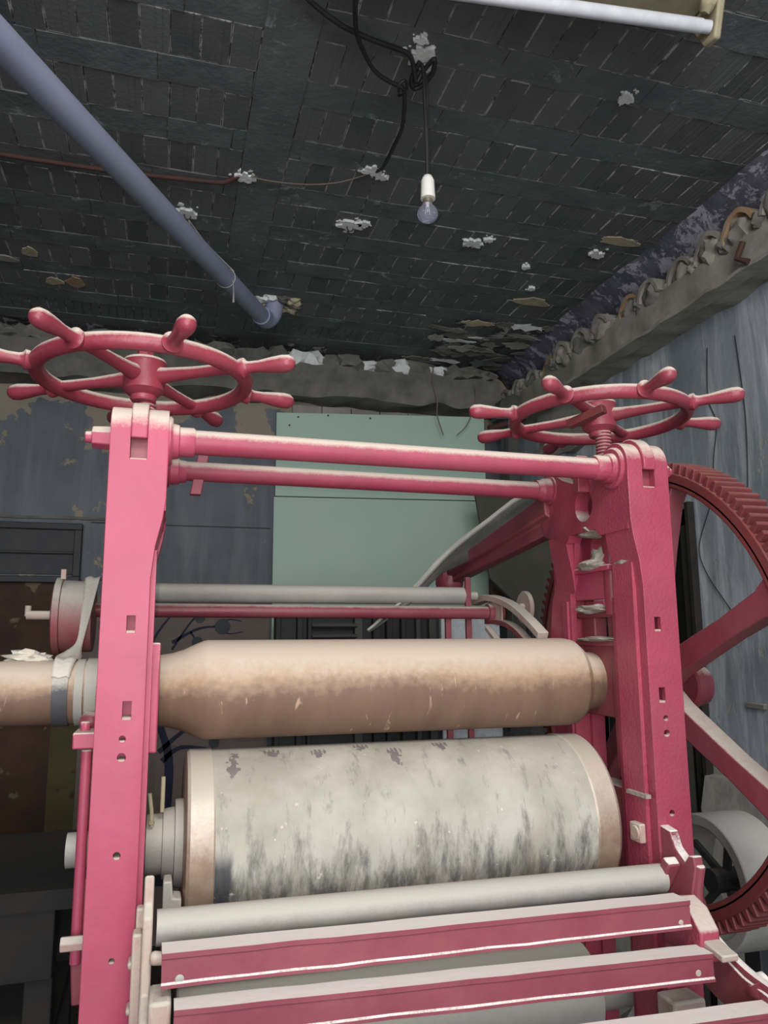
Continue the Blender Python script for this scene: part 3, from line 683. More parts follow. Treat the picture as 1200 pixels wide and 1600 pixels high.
# upper roller with its shaft running out to the left
g = G(); ZR = 1.4985
prof = [(-1.4, .0655), (-.135, .0655), (-.128, .070), (-.012, .072), (.0, .076), (.02, .0785), (.045, .086), (.068, .097), (.085, .104), (.095, .1065), (.965, .1065), (.985, .103), (1.0, .092), (1.006, .074), (1.05, .070), (1.055, .066)]
g.lathe((0, YA, ZR), (1, 0, 0), prof, 72)
ro = mk('upper_roller', g, 'roller', root, smooth=25)
mk('shaft_band', G().annulus((-.212, YA, ZR), (1, 0, 0), .0655, .069, .030, 48), 'navy', ro)
mk('shaft_collar', G().annulus((-.170, YA, ZR), (1, 0, 0), .065, .0685, .016, 48).annulus((-.150, YA, ZR), (1, 0, 0), .065, .070, .032, 48), 'dust_grey', ro)
# drum with two flanges
ZD, RD = 1.184, .186
dr = mk('drum', G().lathe((.112, YA, ZD), (1, 0, 0), [(0, RD), (.825, RD)], 128), 'drum', root, smooth=25)
mk('flange', G().lathe((.055, YA, ZD), (1, 0, 0), [(0, RD-.02), (.004, RD-.003), (.010, RD+.002), (.054, RD+.002), (.057, RD)], 128), 'flange', dr, smooth=25)
mk('flange', G().lathe((.937, YA, ZD), (1, 0, 0), [(0, RD), (.004, RD+.002), (.052, RD+.002), (.060, RD-.004), (.062, RD-.02)], 128), 'flange', dr, smooth=25)
ax = G().lathe((-.172, YA, ZD), (1, 0, 0), [(0, .034), (.04, .034), (.041, .036), (.13, .036), (.131, .040), (.153, .042), (.154, .058), (.162, .060), (.186, .060), (.187, .068), (.196, .070), (.210, .072), (.211, .086), (.222, .088), (.232, .086)], 48)
mk('journal', ax, 'dust_grey', dr, smooth=30)
mk('journal', G().cyl((.995, YA, ZD), (1.10, YA, ZD), .05), 'dust_grey', dr)
mk('oil_pipe', G().cyl((.012, 1.73, 1.255), (.012, 1.73, 1.325), .0045, None, 12), 'tan', dr)
mk('oil_pipe', G().tube([(-.008, 1.72, 1.23), (-.009, 1.72, 1.26), (-.014, 1.72, 1.295)], .004, 8).rock((-.008, 1.72, 1.238), (.008, .008, .008), 2, 1), 'tan', dr)
mk('journal_bracket', G().prism([(.018, 1.58, 1.02), (.018, 1.58, 1.16), (.034, 1.58, 1.16), (.036, 1.58, 1.13), (.052, 1.58, 1.128), (.052, 1.58, 1.02)], (0, .05, 0)), 'dust_grey', dr, bevel=.003)
# hand prints and smears on the drum skin: thin films of grime lying on it
rr = random.Random(4)
def film(th0, x0, w, h, seed):
    g = G(); nx, ny = 10, 12; q = Vector((seed*5.3, 1.7, 2.2)); P = lambda X, T: (X, YA-(RD+.0007)*sin(T), ZD+(RD+.0007)*cos(T))
    for i in range(nx):
        for j in range(ny):
            u, v = (i+.5)/nx*2-1, (j+.5)/ny*2-1
            if sqrt(u*u+v*v)+.75*noise.noise(Vector((u*1.8, v*1.8, 0))+q) > .72: continue
            a, b, c, d = x0+w*1.3*(i/nx*2-1), x0+w*1.3*((i+1)/nx*2-1), th0+h*1.3/RD*(j/ny*2-1), th0+h*1.3/RD*((j+1)/ny*2-1)
            g.face([P(a, c), P(b, c), P(b, d), P(a, d)])
    if not g.bm.faces: g.face([P(x0, th0), P(x0+w*.3, th0), P(x0+w*.3, th0+h/RD*.3), P(x0, th0+h/RD*.3)])
    return g
prints = [(.46, .50, .008, .022), (.55, .505, .006, .015), (.30, .155, .008, .012), (.42, .152, .007, .014), (.52, .150, .011, .020), (.66, .146, .005, .012)]
for fingers, (x, th) in enumerate(((.235, .30), (.435, .24), (.505, .42), (.335, .36), (.62, .30))):
    prints.append((th, x, .010, .012))
    for j in range(4): prints.append((th-.09+.02*abs(j-1.5), x-.014+.0095*j, .0028, .010))
for i, (th, x, w, h) in enumerate(prints): mk('grime_mark', film(th, x, w, h, i), 'stain', dr, smooth=0)
# bottom roller
mk('lower_roller', G().lathe((.055, YA, .79), (1, 0, 0), [(0, .1), (.004, .104), (.925, .104), (.930, .09), (.931, .05), (1.04, .05)], 64), 'dust_grey', root, smooth=25)

# feed table in front: brackets, tube and flat rails
for fx, s in ((ident, 1), (mirr, -1)):
    if s == 1:
        ol = [(1.505, 1.02), (1.505, 1.21), (1.47, 1.205), (1.455, 1.175), (1.425, 1.155), (1.412, 1.17), (1.398, 1.172), (1.393, 1.15), (1.408, 1.10), (1.405, 1.06), (1.36, 1.022), (1.28, .995), (1.20, .985), (1.13, .97), (1.12, .93), (1.17, .90), (1.25, .90), (1.30, .92), (1.36, .93), (1.42, .95)]
        g = G().prism([(1.035, y, z) for y, z in ol], (.022, 0, 0))
        g.tube(smooth_path([(1.048, y, z) for y, z in ((1.393, 1.155), (1.408, 1.10), (1.402, 1.06), (1.36, 1.027), (1.28, 1.0), (1.20, .99), (1.13, .975))], 4), .010, 10)
        br = mk('table_bracket', g, 'rail_paint', root, bevel=.003)
        mk('bracket_pad', G().box((1.00, 1.285, 1.025), (1.035, 1.36, 1.038), Matrix.Rotation(radians(10), 3, 'X')), 'dust_heavy', br, bevel=.003)
        mk('bracket_lump', G().rock((1.06, 1.255, .96), (.022, .045, .038), 3, 3, .5), 'rail_paint', br, smooth=50)
        mk('bracket_lump', G().rock((1.05, 1.20, .945), (.03, .05, .035), 8, 3, .5), 'dust_heavy', br, smooth=50)
        mk('tube_hook', G().box((1.005, 1.455, 1.085), (1.035, 1.478, 1.16), Matrix.Rotation(radians(35), 3, 'X')), 'rail_paint', br, bevel=.004)
        mk('rail_end_plate', G().prism([(.994, 1.45, 1.085), (.994, 1.40, 1.100), (.994, 1.365, 1.088), (.994, 1.335, 1.055), (.994, 1.335, 1.0), (.994, 1.45, 1.0)], (.043, 0, 0)), 'paint_run', br, bevel=.004)
    else:
        ol = [(1.50, .60), (1.50, 1.165), (1.485, 1.185), (1.465, 1.185), (1.46, 1.205), (1.448, 1.21), (1.443, 1.165), (1.42, 1.15), (1.41, 1.09), (1.40, 1.04), (1.36, 1.03), (1.30, 1.01), (1.22, .985), (1.20, .96), (1.25, .90), (1.40, .70), (1.42, .60)]
        g = G().prism([(-.014, y, z) for y, z in ol], (.016, 0, 0))
        g.box((-.026, 1.475, .60), (-.012, 1.50, 1.15))
        br = mk('table_bracket', g, 'dust_heavy', root, bevel=.004)
        mk('bracket_rib', G().box((-.030, 1.44, .62), (-.014, 1.475, 1.12)).box((-.036, 1.455, 1.06), (-.02, 1.49, 1.072)).box((-.036, 1.455, .99), (-.02, 1.49, 1.0)), 'dust_heavy', br, bevel=.004)
        mk('bracket_ear', G().box((.0, 1.325, 1.005), (.034, 1.40, 1.058)).cyl((.0, 1.395, 1.098), (.036, 1.395, 1.093), .011, .009), 'dust_heavy', br, bevel=.006)
# round feed tube
mk('feed_tube', G().cyl((.008, 1.455, 1.123), (1.012, 1.475, 1.112), .0285, None, 40), 'dust_grey', root)
def rail(p0, p1, wtop, hface):
    """channel rail: dusty top plate, painted face, small lower lip; p0,p1 back top corners"""
    p0, p1 = Vector(p0), Vector(p1); d = (p1-p0); n = Vector((d.y, -d.x, 0)).normalized()
    def sec(p): return [p, p+n*wtop, p+n*wtop+Vector((0, 0, -.008)), p+n*(wtop-.003)+Vector((0, 0, -.010)), p+n*(wtop-.0022)+Vector((0, 0, -hface)), p+n*(wtop+.0005)+Vector((0, 0, -hface-.003)), p+n*(wtop+.001)+Vector((0, 0, -hface-.008)), p+n*(wtop-.012)+Vector((0, 0, -hface-.008)), p+n*(wtop-.012)+Vector((0, 0, -.010)), p+Vector((0, 0, -.010))]
    g = G(); k = 14; rs = [[g.bm.verts.new(q) for q in sec(p0+d*i/k)] for i in range(k+1)]; g.skin(rs); g.rough(.0016, 25, 2); return g
r1 = mk('rail', rail((.017, 1.385, 1.123), (.990, 1.405, 1.106), .050, .042), 'rail_paint', root, smooth=25)
mk('bolt', G().lathe((.045, 1.343, 1.083), (0, -1, 0), [(0, .009), (.004, .009), (.006, .006)], 16), 'dust_grey', r1); mk('bolt', G().lathe((.968, 1.362, 1.068), (0, -1, 0), [(0, .008), (.004, .008), (.006, .005)], 16), 'dust_heavy', r1)
r2_ = mk('rail', rail((.038, 1.355, 1.051), (.998, 1.352, 1.029), .045, .040), 'rail_paint', root, smooth=25)
mk('bolt', G().lathe((.965, 1.315, .998), (0, -1, 0), [(0, .007), (.004, .007), (.006, .005)], 16), 'dust_heavy', r2_)
mk('rail', rail((.12, 1.245, .990), (1.045, 1.235, .975), .045, .040), 'rail_paint', root, smooth=25)

# rear take-off: beam, roller, arched arms, belt drum at left
mk('rear_bar', G().cyl((-.20, 2.26, 1.690), (1.0, 2.26, 1.686), .0195, None, 32).cyl((.98, 2.26, 1.686), (1.03, 2.26, 1.686), .028, None, 24), 'paint_deep', root)
rrl = mk('rear_roller', G().lathe((-.16, 2.32, 1.742), (1, 0, 0), [(0, .028), (1.09, .028), (1.10, .015), (1.13, .014)], 40), 'dust_grey', root, smooth=30)
dm = G().lathe((-.285, 2.26, 1.672), (1, 0, 0), [(0, .095), (.004, .105), (.020, .105), (.022, .098), (.10, .095), (.105, .02)], 56)
bd = mk('belt_drum', dm, dusty('belt_drum_paint', (.30, .04, .06), (.24, .14, .10), (.50, .46, .40), lo=-.1, hi=.5, bumpy=.2), root, smooth=30)
mk('crank_pin', G().cyl((-.355, 2.26, 1.675), (-.28, 2.26, 1.675), .012, None, 16).cyl((-.352, 2.26, 1.672), (-.352, 2.26, 1.70), .008, None, 12), 'dust_heavy', bd)
mk('drum_clip', G().box((-.262, 2.15, 1.765), (-.250, 2.17, 1.79)), 'dust_heavy', bd)
for xx, yy in ((.855, 2.28), (.932, 2.30)):
    mk('rear_post', G().box((xx-.009, yy-.008, .0), (xx+.009, yy+.008, 1.69 if xx < .9 else 1.80)), 'paint_deep', root, bevel=.002)
mk('rear_post', G().box((-.15, 2.24, .0), (-.12, 2.27, 1.67)), 'paint_deep', root, bevel=.002)
def arch(pts, x, w, h, mat='paint_deep'):
    g = G(); p = smooth_path([(x, y, z) for y, z in pts], 6); rs = []
    for i, q in enumerate(p):
        d = (p[min(i+1, len(p)-1)]-p[max(i-1, 0)]).normalized(); nn = Vector((0, -d.z, d.y))
        rs.append([g.bm.verts.new(q+Vector((a, 0, 0))+nn*b) for a, b in ((-w, -h), (w, -h), (w, h), (-w, h))])
    return g.skin(rs)
mk('arched_arm', arch([(2.40, 1.725), (2.30, 1.735), (2.20, 1.722), (2.10, 1.695), (2.0, 1.65), (1.93, 1.612)], 1.0, .016, .010).box((.998, 2.19, 1.66), (1.003, 2.29, 1.72)), 'dust_heavy', root, bevel=.002)
mk('arched_arm', arch([(2.30, 1.66), (2.20, 1.655), (2.12, 1.64), (2.03, 1.60), (1.95, 1.54)], 1.0, .014, .008), 'paint_deep', root, bevel=.002)
mk('arched_arm', arch([(2.27, 1.64), (2.2, 1.60), (2.1, 1.54)], .985, .010, .007), 'dust_heavy', root, bevel=.002)
mk('rear_pulley', G().lathe((1.095, 2.24, 1.702), (1, 0, 0), [(0, .050), (.003, .053), (.012, .053), (.015, .05)], 40).cyl((1.08, 2.24, 1.702), (1.12, 2.24, 1.702), .014), 'dust_heavy', root, smooth=30)
# long casting that runs back from the top of the right frame
g = G(); a, b = Vector((1.025, 1.88, 1.945)), Vector((1.0, 2.60, 1.835)); d = (b-a).normalized(); nn = Vector((0, -d.z, d.y)); rs = []
for t, h in ((0, .052), (.3, .045), (.75, .034), (1, .030)):
    p = a.lerp(b, t); w = .030
    rs.append([g.bm.verts.new(p+Vector((x, 0, 0))+nn*q) for x, q in ((-w, h), (w, h), (w, -h), (-w*.4, -h), (-w*.4, -h*.3), (-w, -h*.1))])
g.skin(rs); arm = mk('rear_arm', g, 'paint_deep', root, bevel=.004)
mk('arm_knuckle', G().lathe((.995, 2.63, 1.785), (0, 0, 1), [(0, .036), (.004, .047), (.02, .051), (.065, .050), (.074, .040), (.088, .036), (.092, .015)], 10).cyl((.995, 2.63, 1.75), (.995, 2.63, 1.79), .016), 'paint_deep', arm, bevel=.003)

# big gear on the upper shaft, outside the right frame
GX, GY, GZ = 1.185, 1.768, 1.487
gm = G().annulus((GX, GY, GZ), (1, 0, 0), .520, .548, .060, 96); gm.annulus((GX, GY, GZ), (1, 0, 0), .512, .530, .022, 96)
gear = mk('gear_wheel', gm, 'gear_paint', root, bevel=.003, smooth=20)
# teeth share one mesh
t0 = G(); t0.prism([(GX+.003, GY-.0085, GZ+.546), (GX+.003, GY-.0050, GZ+.572), (GX+.003, GY+.0050, GZ+.572), (GX+.003, GY+.0085, GZ+.546)], (.082, 0, 0))
bm = t0.bm; bmesh.ops.recalc_face_normals(bm, faces=bm.faces[:]); bmesh.ops.translate(bm, verts=bm.verts, vec=(-GX, -GY, -GZ))
tm = bpy.data.meshes.new('tooth'); bm.to_mesh(tm); bm.free(); tm.materials.append(M['gear_paint']); gp = wp(gear)
NT = 132
for i in range(NT):
    o = bpy.data.objects.new('tooth', tm); COL.objects.link(o); o.parent = gear; o.location = Vector((GX, GY, GZ))-gp; o.rotation_euler = (2*pi*i/NT, 0, 0)
    bv = o.modifiers.new('bevel', 'BEVEL'); bv.width = .002; bv.segments = 2
def gspoke(ang):
    e = Vector((0, cos(ang), sin(ang))); t = Vector((0, -sin(ang), cos(ang))); c = Vector((GX+.03, GY, GZ)); g = G(); rs = []
    for q, w, k in ((.05, .042, .030), (.14, .030, .026), (.35, .026, .024), (.47, .030, .024), (.522, .045, .026)):
        p = c+e*q; th = w*.26
        sec = [(-k, w), (-k+.008, w), (-k+.012, th), (k, th), (k, -th), (-k+.012, -th), (-k+.008, -w), (-k, -w)]
        sec = [(-k, w), (k, w), (k, w-.010), (-k+.018, w-.012), (-k+.018, -w+.012), (k, -w+.010), (k, -w), (-k, -w)]
        rs.append([g.bm.verts.new(p+Vector((x, 0, 0))+t*y) for x, y in sec])
    return g.skin(rs)
for dg in (157, 208, 259.5, 311, 2.5, 54, 105.5): mk('gear_spoke', gspoke(radians(dg)), 'paint_deep', gear, bevel=.003, smooth=25)
hub = G().lathe((GX-.05, GY, GZ), (1, 0, 0), [(0, .066), (.01, .072), (.10, .072), (.11, .064), (.13, .062), (.20, .06), (.205, .05)], 48)
mk('gear_hub', hub, 'paint_deep', gear, smooth=30)
ex = G().lathe((1.27, 1.70, 1.485), (1, 0, 0), [(0, .050), (.004, .056), (.022, .056), (.026, .050), (.050, .048), (.054, .040)], 40)
mk('shaft_cap', ex, 'paint_deep', gear, smooth=30)
# foot block low at the right frame
mk('foot_block', G().box((1.0, 1.44, .72), (1.075, 1.50, .89)), 'dust_heavy', root, bevel=.006)
# guard bracket and pipe outside the left frame
lgd = G().cyl((-.132, 1.62, 1.02), (-.132, 1.62, 1.40), .010, None, 12).box((-.155, 1.58, 1.405), (-.100, 1.66, 1.435)).cyl((-.137, 1.62, 1.43), (-.137, 1.62, 1.452), .010, None, 6)
mk('guide_rod', lgd, 'paint', root, bevel=.003)
mk('outer_web', G().prism([(-.118, 1.62, 1.17), (-.140, 1.62, 1.15), (-.140, 1.62, 1.02), (-.135, 1.62, .95), (-.118, 1.62, .95)], (0, .10, 0)), 'paint_deep', root, bevel=.003)
mk('stud', G().cyl((-.10, 1.58, 1.07), (-.155, 1.58, 1.07), .014, None, 6), 'dust_heavy', root, bevel=.002)
mk('shaft_clamp', G().rock((-.135, 1.70, 1.445), (.02, .02, .02), 1, 2, .2), 'paint_deep', root)
# inner ledge seen just right of the left post
mk('slide_plate', G().box((-.020, 1.56, 1.395), (-.004, 1.66, 1.60)), 'paint', root, bevel=.003)

# ================================================================ THINGS AROUND IT
# metal sheet leaning along the arm
g = G(); top = [(0.599, 2.290, 1.633), (0.743, 2.320, 1.747), (0.898, 2.380, 1.889), (1.090, 2.470, 2.020), (1.229, 2.520, 2.113), (1.361, 2.570, 2.168)]
bot = [(0.602, 2.285, 1.625), (0.736, 2.300, 1.712), (0.863, 2.350, 1.816), (1.069, 2.430, 1.902), (1.230, 2.480, 1.997), (1.335, 2.530, 2.067)]
for i in range(5): g.face([top[i], top[i+1], bot[i+1], bot[i]])
ms = mk('metal_sheet', g, 'sheet', solid=.004); tag(ms, 'long tapering grey sheet-metal strip slanting down behind the right frame', 'metal sheet')
mk('folded_edge', G().tube(smooth_path(top, 4), [.005]*4+[.009]*17, 8).rough(.002, 40), 'flywheel', ms)
# cloth strip tied from the belt drum to the shaft
g = G(); Lp = [(-.212, 2.30, 1.772), (-.207, 2.20, 1.775), (-.203, 2.14, 1.745), (-.195, 2.02, 1.672), (-.189, 1.90, 1.607), (-.200, 1.84, 1.585), (-.215, 1.79, 1.572)]
Rp = [(-.168, 2.30, 1.772), (-.168, 2.20, 1.775), (-.170, 2.14, 1.745), (-.173, 2.02, 1.672), (-.175, 1.90, 1.607), (-.172, 1.84, 1.585), (-.166, 1.79, 1.572)]
for k in range(1, 6):
    th = radians(92+12*k); Lp.append((-.214, YA+.0722*cos(th), ZR+.0722*sin(th))); Rp.append((-.170-.002*k, YA+.0722*cos(th), ZR+.0722*sin(th)))
Lp, Rp = smooth_path(Lp, 4), smooth_path(Rp, 4)
for i in range(len(Lp)-1):
    a, b, c, d = Lp[i], Lp[i+1], Rp[i+1], Rp[i]; m = []
    for (p, q) in ((a, d), (b, c)):
        w = (p-q).length; m.append([p.lerp(q, t)+Vector((0, 0, 1))*w*.06*sin(9*t+p.y*8) for t in (0, .2, .4, .6, .8, 1)])
    for t in range(5): g.face([m[0][t], m[1][t], m[1][t+1], m[0][t+1]])
tag(mk('cloth_strip', g, 'cloth', solid=.0012, smooth=60), 'off-white cloth strip hanging from the small rear drum and tied round the shaft', 'cloth')
tag(mk('cloth_scrap', G().rock((-.268, 1.800, 1.570), (.040, .030, .014), 5, 3, .6), 'cloth', smooth=40), 'crumpled grey cloth scrap lying on the shaft left of the post', 'cloth')

# mint green board of two sheets, standing off the back wall at its right end
gb = empty('green_board', (1.3, YB-.1, 0), 'large mint green board of two sheets leaning on the back wall', 'board')
def bp(u, z): return Vector((.62+u*1.32, 4.585-.15*u, z))
def panel(u0, u1, z0, z1): return G().prism([bp(u0, z0[0]), bp(u1, z0[1]), bp(u1, z1[1]), bp(u0, z1[0])], (0, .014, 0))
mk('board_sheet', panel(0, 1.0, (2.474, 2.475), (3.000, 3.025)), 'board', gb, bevel=.002)
mk('board_sheet', panel(-.006, 1.0, (1.30, 1.30), (2.469, 2.470)), 'board', gb, bevel=.002)
for u, z in ((.10, 2.975), (.44, 2.985), (.24, 2.992), (.06, 2.92)): mk('nail', G().cyl(bp(u, z)+Vector((0, .004, 0)), bp(u, z)+Vector((0, -.004, 0)), .006, None, 8), 'dark_steel', gb)
# steel post and pulley bracket right of the board
sp = empty('steel_post', (2.06, 4.25, 0), 'dark grey steel post right of the green board', 'post')
mk('post', G().box((1.98, 4.20, 0), (2.07, 4.28, 3.05)), 'sheet', sp, bevel=.004)
mk('post_hood', G().prism([(1.90, 4.16, 2.93), (1.94, 4.16, 3.06), (2.02, 4.16, 3.10), (2.10, 4.16, 3.08), (2.12, 4.16, 2.95)], (0, .10, 0)), 'sheet', sp, bevel=.006)
mk('post_flange', G().box((1.965, 4.18, 2.40), (1.985, 4.20, 2.90)), 'dark_steel', sp)
mk('hood_stub', G().cyl((1.84, 4.14, 2.86), (1.96, 4.14, 2.90), .02), 'rust', sp)
# dark olive board behind the rear pulley
ob = G().prism([(1.70, 4.05, 2.45), (1.78, 4.05, 1.95), (2.06, 4.05, 1.70), (2.24, 4.05, 1.62), (2.24, 4.05, 2.55)], (0, .02, 0))
tag(mk('leaning_board', ob, 'tarp', bevel=.003), 'dark olive leaning board behind the small rear pulley', 'board')
tag(mk('ochre_offcut', G().prism([(1.93, 4.30, 1.70), (1.90, 4.30, 1.93), (2.02, 4.30, 1.84), (2.05, 4.30, 1.70)], (0, .03, 0)).rough(.01, 12), 'mural_olive'), 'ochre offcut beside the dark olive board', 'offcut')
# dark cabinet with bars below the board and whitewashed pane
cbn = empty('dark_cabinet', (1.1, 4.3, 0), 'black metal rack with bars standing below the green board', 'rack')
mk('back_panel', G().box((.60, 4.36, 0), (1.58, 4.40, 1.74)), 'dark_steel', cbn)
for x in (.60, .72, .78, 1.05, 1.16, 1.24, 1.33, 1.42, 1.50): mk('upright', G().box((x, 4.31, 0), (x+rr.uniform(.02, .05), 4.36, 1.735)), 'dark_steel' if rr.random() < .7 else 'sheet', cbn, bevel=.003)
for z in (1.63, 1.69): mk('crossbar', G().cyl((.80, 4.30, z), (1.06, 4.30, z), .012, None, 12), 'sheet', cbn)
tag(mk('whitewashed_pane', G().box((1.585, 4.34, .6), (1.96, 4.36, 1.76)), 'glassblock'), 'rippled whitewashed pane beside the black rack', 'pane')
tag(mk('cream_box', G().box((2.12, 3.90, 1.2), (2.22, 3.98, 1.66)), 'tan', bevel=.004), 'small cream box against the right wall behind the rear leg', 'box')

# fluorescent batten at top right
ff = empty('fluorescent_lamp', (1.0, 1.53, ZC), 'unlit fluorescent batten lamp with yellowed housing on the ceiling', 'lamp')
mk('housing', G().prism([(.30, 1.63, 3.345), (.30, 1.63, 3.40), (.30, 1.47, 3.40), (.30, 1.47, 3.345), (.30, 1.50, 3.275), (.30, 1.60, 3.275)], (1.03, -.03, 0)), 'fixture', ff, bevel=.004)
mk('lampholder', G().prism([(1.335, 1.60, 3.39), (1.335, 1.58, 3.28), (1.335, 1.525, 3.17), (1.335, 1.480, 3.165), (1.335, 1.45, 3.26), (1.335, 1.45, 3.39)], (.022, 0, 0)), 'fixture', ff, bevel=.006)
mk('lampholder_cap', G().rock((1.315, 1.47, 3.245), (.02, .022, .022), 3, 2, .3), 'fixture', ff)
mk('glass_tube', G().lathe((.30, 1.60, 3.20), (1.035, -.112, 0), [(0, .010), (.0, .018), (.02, .0185), (1.01, .0185), (1.015, .0165), (1.036, .0165), (1.037, .008)], 28), 'tube', ff, smooth=40)

# bulb on its cord
bl = empty('hanging_bulb', (.719, 2.02, 2.86), 'clear bulb in a white holder hanging from the ceiling on a black cord', 'light bulb')
mk('cord', G().tube(smooth_path([(.700, 2.015, 3.385), (.713, 2.02, 3.352), (.716, 2.02, 3.25), (.720, 2.02, 3.12), (.7205, 2.02, 2.99)], 5), .0068, 8).tube(smooth_path([(.706, 2.02, 3.365), (.722, 2.015, 3.30), (.722, 2.025, 3.1), (.7225, 2.02, 2.99)], 5), .0034, 8), 'cable', bl)
mk('socket', G().lathe((.7205, 2.02, 3.000), (0, 0, -1), [(0, .006), (.003, .013), (.012, .0175), (.020, .0205), (.055, .0215), (.070, .0225), (.078, .0225), (.079, .016)], 32), 'porcelain', bl, smooth=50)
mk('bulb_cap', G().lathe((.7195, 2.02, 2.925), (0, 0, -1), [(0, .0135), (.006, .0145), (.016, .0150), (.018, .013)], 24), 'brass', bl, smooth=40)
mk('bulb_glass', G().lathe((.7185, 2.02, 2.912), (0, 0, -1), [(0, .0135), (.008, .0145), (.016, .020), (.024, .0265), (.033, .0305), (.040, .0315), (.048, .0300), (.056, .0255), (.062, .0185), (.066, .009), (.067, .001)], 40), 'glass', bl, smooth=60)
mk('bulb_stem', G().lathe((.7185, 2.02, 2.912), (0, 0, -1), [(0, .005), (.018, .004), (.024, .002)], 12).tube([(.7125, 2.02, 2.872), (.7155, 2.02, 2.892), (.7185, 2.02, 2.878), (.7215, 2.02, 2.892), (.7245, 2.02, 2.872)], .0007, 6), 'porcelain', bl)

# ceiling cables
GRP = {'ceiling_cable': 'black cables on the ceiling', 'hanging_wire': 'short wires hanging from the back ledge'}
def cable(pts, r, name, label, mat='cable', cat='cable', k=7): return tag(mk(name, G().tube(smooth_path(pts, k), r, 8), mat, smooth=60), label, cat, GRP.get(name))
cable([(.12, 1.70, 3.375), (.305, 1.846, 3.365), (.419, 1.907, 3.355), (.52, 1.945, 3.362), (.60, 1.97, 3.372), (.657, 1.985, 3.370), (.688, 2.03, 3.345), (.70, 2.045, 3.335), (.715, 2.02, 3.36), (.735, 1.98, 3.37), (.742, 2.02, 3.355), (.722, 2.06, 3.34), (.70, 2.075, 3.335), (.683, 2.05, 3.345), (.695, 2.0, 3.37)], .0078, 'ceiling_cable', 'thick black cable crossing the ceiling and knotted beside the bulb cord')
cable([(.40, 1.62, 3.36), (.437, 1.788, 3.33), (.467, 1.896, 3.33), (.51, 1.97, 3.33), (.556, 2.028, 3.33), (.61, 2.06, 3.33), (.66, 2.076, 3.33), (.674, 2.096, 3.33), (.690, 2.15, 3.31), (.704, 2.223, 3.30), (.712, 2.34, 3.315), (.721, 2.50, 3.345), (.722, 2.58, 3.375), (.705, 2.62, 3.39)], .0068, 'ceiling_cable', 'looser black cable curving down to a plaster patch left of the bulb')
tag(mk('cable_knot', G().tube(smooth_path([(.645, 2.07, 3.33), (.665, 2.06, 3.345), (.678, 2.085, 3.335), (.655, 2.095, 3.325), (.65, 2.065, 3.335), (.672, 2.10, 3.33), (.66, 2.12, 3.335)], 5), .0045, 8), 'cable'), 'small black tape knot in the looser ceiling cable', 'cable knot')
cable([(.228, 2.76, 3.385), (.33, 2.745, 3.367), (.447, 2.724, 3.360), (.54, 2.70, 3.362), (.613, 2.669, 3.368), (.70, 2.62, 3.385)], .0028, 'thin_wire', 'thin tan wire strung between two plaster patches on the ceiling', 'wire', 'wire')
cable([(-1.1, 2.83, 3.375), (-.647, 2.845, 3.372), (-.40, 2.85, 3.374), (-.199, 2.839, 3.370), (.03, 2.825, 3.372), (.13, 2.812, 3.370), (.17, 2.80, 3.372), (.215, 2.765, 3.385)], .0095, 'rusty_conduit', 'rusty steel conduit running along the ceiling into white plaster', 'rust', 'pipe', 4)
for (x, y), lb_ in (((.71, 3.005), 'small black hook in the white plaster patch behind the bulb'), ((.235, 2.80), 'small black hook at the end of the rusty conduit'), ((.028, 3.09), 'small black hook holding the pipe string')):
    tag(mk('ceiling_hook', G().tube(smooth_path([(x, y, 3.40), (x-.012, y, 3.375), (x-.006, y, 3.357), (x+.010, y, 3.358), (x+.014, y, 3.370)], 4), .0028, 6), 'cable'), lb_, 'hook', 'small black hooks in the ceiling')
cable([(1.586, 4.40, 3.33), (1.575, 4.385, 3.20), (1.600, 4.38, 3.10), (1.60, 4.385, 3.0), (1.622, 4.385, 2.92), (1.640, 4.385, 2.87)], .004, 'hanging_wire', 'short bent wire hanging from the ledge before the green board', 'wire', 'wire')
cable([(1.865, 4.38, 3.20), (1.858, 4.38, 3.10), (1.80, 4.38, 2.95), (1.727, 4.38, 2.875)], .003, 'hanging_wire', 'curled thin wire hanging left of the steel post', 'wire', 'wire')

# big plastic pipe, elbow and its string
pp = empty('drain_pipe', (0, 2.8, 3.1), 'large blue-grey plastic pipe slanting under the ceiling at upper left', 'pipe')
pa, pb = Vector((-.411, 1.726, 2.955)), Vector((.447, 3.83, 3.272)); dv = (pb-pa).normalized()
mk('pipe', G().cyl(pa-dv*.7, pb, .0415, None, 40), 'pipe', pp)
el = G().tube(smooth_path([pb-dv*.05, pb, pb+dv*.035+Vector((.012, 0, .012)), pb+Vector((.05, .04, .06)), pb+Vector((.060, .03, .16))], 6), .047, 28); mk('elbow', el, 'pipe', pp, smooth=50)
mk('pipe_clip', G().annulus(pb-dv*.07, dv, .041, .048, .03, 32), 'pipe', pp)
for i in range(9):
    q = random.Random(i); a = 2*pi*i/9
    mk('hole_rubble', G().rock((.52+.10*cos(a), 3.87+.07*sin(a), 3.385), (.035, .03, .022), i, 2, .7), q.choice(('tan', 'concrete_dark', 'plaster')), ceil_o, smooth=0)
pm = pa.lerp(pb, .715); uu = dv.orthogonal().normalized(); vv = dv.cross(uu)
g = G().torus(pm, dv, .0435, .0018, .0018, 32, 6)
g.tube(smooth_path([(.028, 3.09, 3.36), (.08, 3.16, 3.31), pm+Vector((.0, .0, .045))], 4), .0018, 6).tube(smooth_path([(.033, 3.09, 3.355), (.11, 3.18, 3.31), pm+Vector((.035, -.01, .03))], 4), .0018, 6)
g.tube([pm+Vector((.03, -.025, -.02)), pm+Vector((.034, -.03, -.07)), pm+Vector((.034, -.03, -.125))], [.0018, .0018, .0045], 6)
tag(mk('pipe_string', g, 'string'), 'pale string looped round the blue-grey pipe with a loose end', 'string')

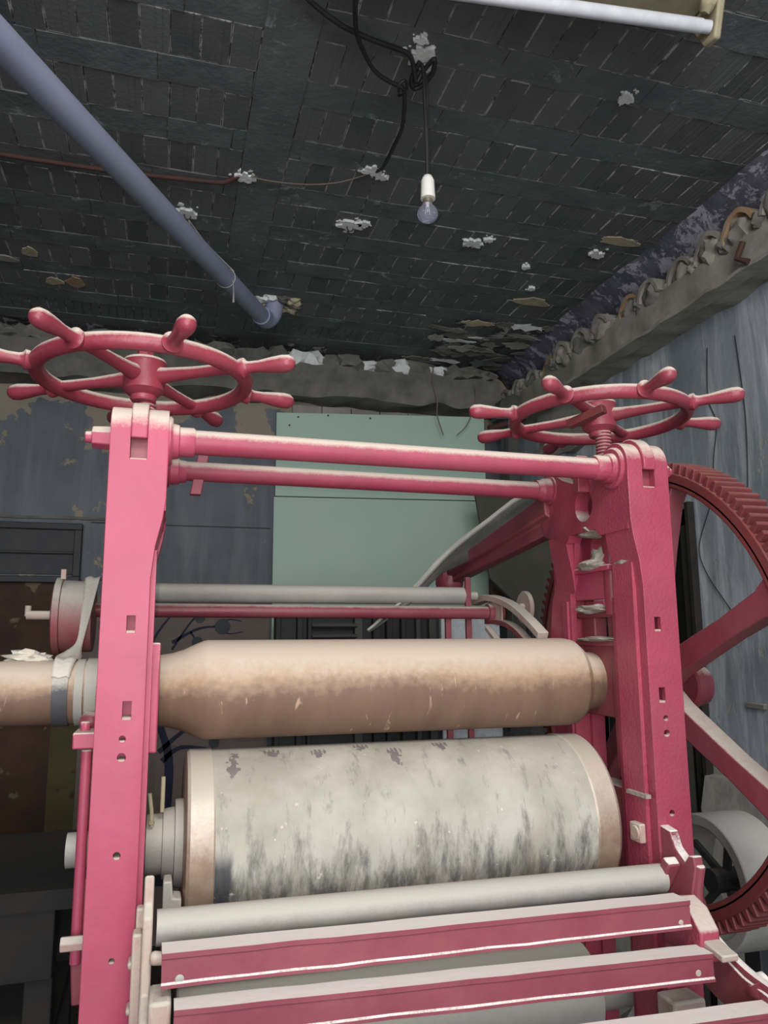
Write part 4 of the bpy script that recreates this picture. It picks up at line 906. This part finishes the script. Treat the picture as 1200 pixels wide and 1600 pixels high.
# flywheel and junk low at the right
fwl = empty('flywheel', (1.45, 1.86, 0), 'pale dusty iron flywheel low behind the red gear', 'wheel')
mk('rim', G().annulus((1.36, 1.80, .985), (1, 0, 0), .135, .165, .14, 72), 'flywheel', fwl, bevel=.004, smooth=30)
for k in range(5):
    a = 2*pi*k/5+.5; mk('spoke', G().cyl((1.43, 1.80, .985), (1.43, 1.80+.14*cos(a), .985+.14*sin(a)), .012, .010, 10), 'dark_steel', fwl)
mk('hub', G().cyl((1.38, 1.80, .985), (1.48, 1.80, .985), .03), 'dark_steel', fwl)
mk('axle_stand', G().box((1.49, 1.77, 0), (1.53, 1.83, .99)), 'dark_steel', fwl, bevel=.003)
tag(mk('shuttered_stand', G().box((1.62, 2.2, 0), (1.66, 2.24, 1.35)).box((1.62, 2.44, 0), (1.66, 2.48, 1.35)).box((1.62, 2.2, 1.31), (1.66, 2.48, 1.35)), 'dark_wood', bevel=.004), 'dark narrow wooden stand behind the red gear', 'stand')
rr = random.Random(9)
for i, (x, y, z, s) in enumerate(((1.80, 2.75, .16, .15), (2.05, 3.3, .15, .12), (1.40, 2.35, .10, .12), (1.95, 1.5, .12, .14), (1.35, 1.25, .07, .09))):
    tag(mk('rubble_chunk', G().rock((x, y, z), (s, s*.8, z*1.05), i, 3, .5), 'rubble', smooth=0), ('largest pale rubble chunk beside the flywheel', 'pale rubble chunk piled against the right wall', 'low rubble chunk under the flywheel', 'rubble chunk on the floor near the right wall', 'smallest rubble chunk beside the press foot')[i], 'rubble', 'rubble chunks on the floor at the right')
# dark bench behind the press at left
bn = empty('work_bench', (-.7, 2.75, 0), 'dark heavy workbench in the shadow left of the press', 'bench')
mk('bench_top', G().box((-1.6, 2.35, .90), (-.20, 3.05, .95)).cuts(2).rough(.004, 8), 'dark_wood', bn, smooth=30)
mk('bench_apron', G().box((-1.55, 2.37, .72), (-.25, 2.41, .90)), 'dark_wood', bn, bevel=.003)
mk('bench_shelf', G().box((-1.55, 2.40, .52), (-.25, 3.0, .56)), 'dark_wood', bn, bevel=.003)
for x in (-1.5, -.32):
    for y in (2.40, 2.95): mk('bench_leg', G().box((x, y, 0), (x+.07, y+.07, .90)), 'dark_wood', bn, bevel=.003)
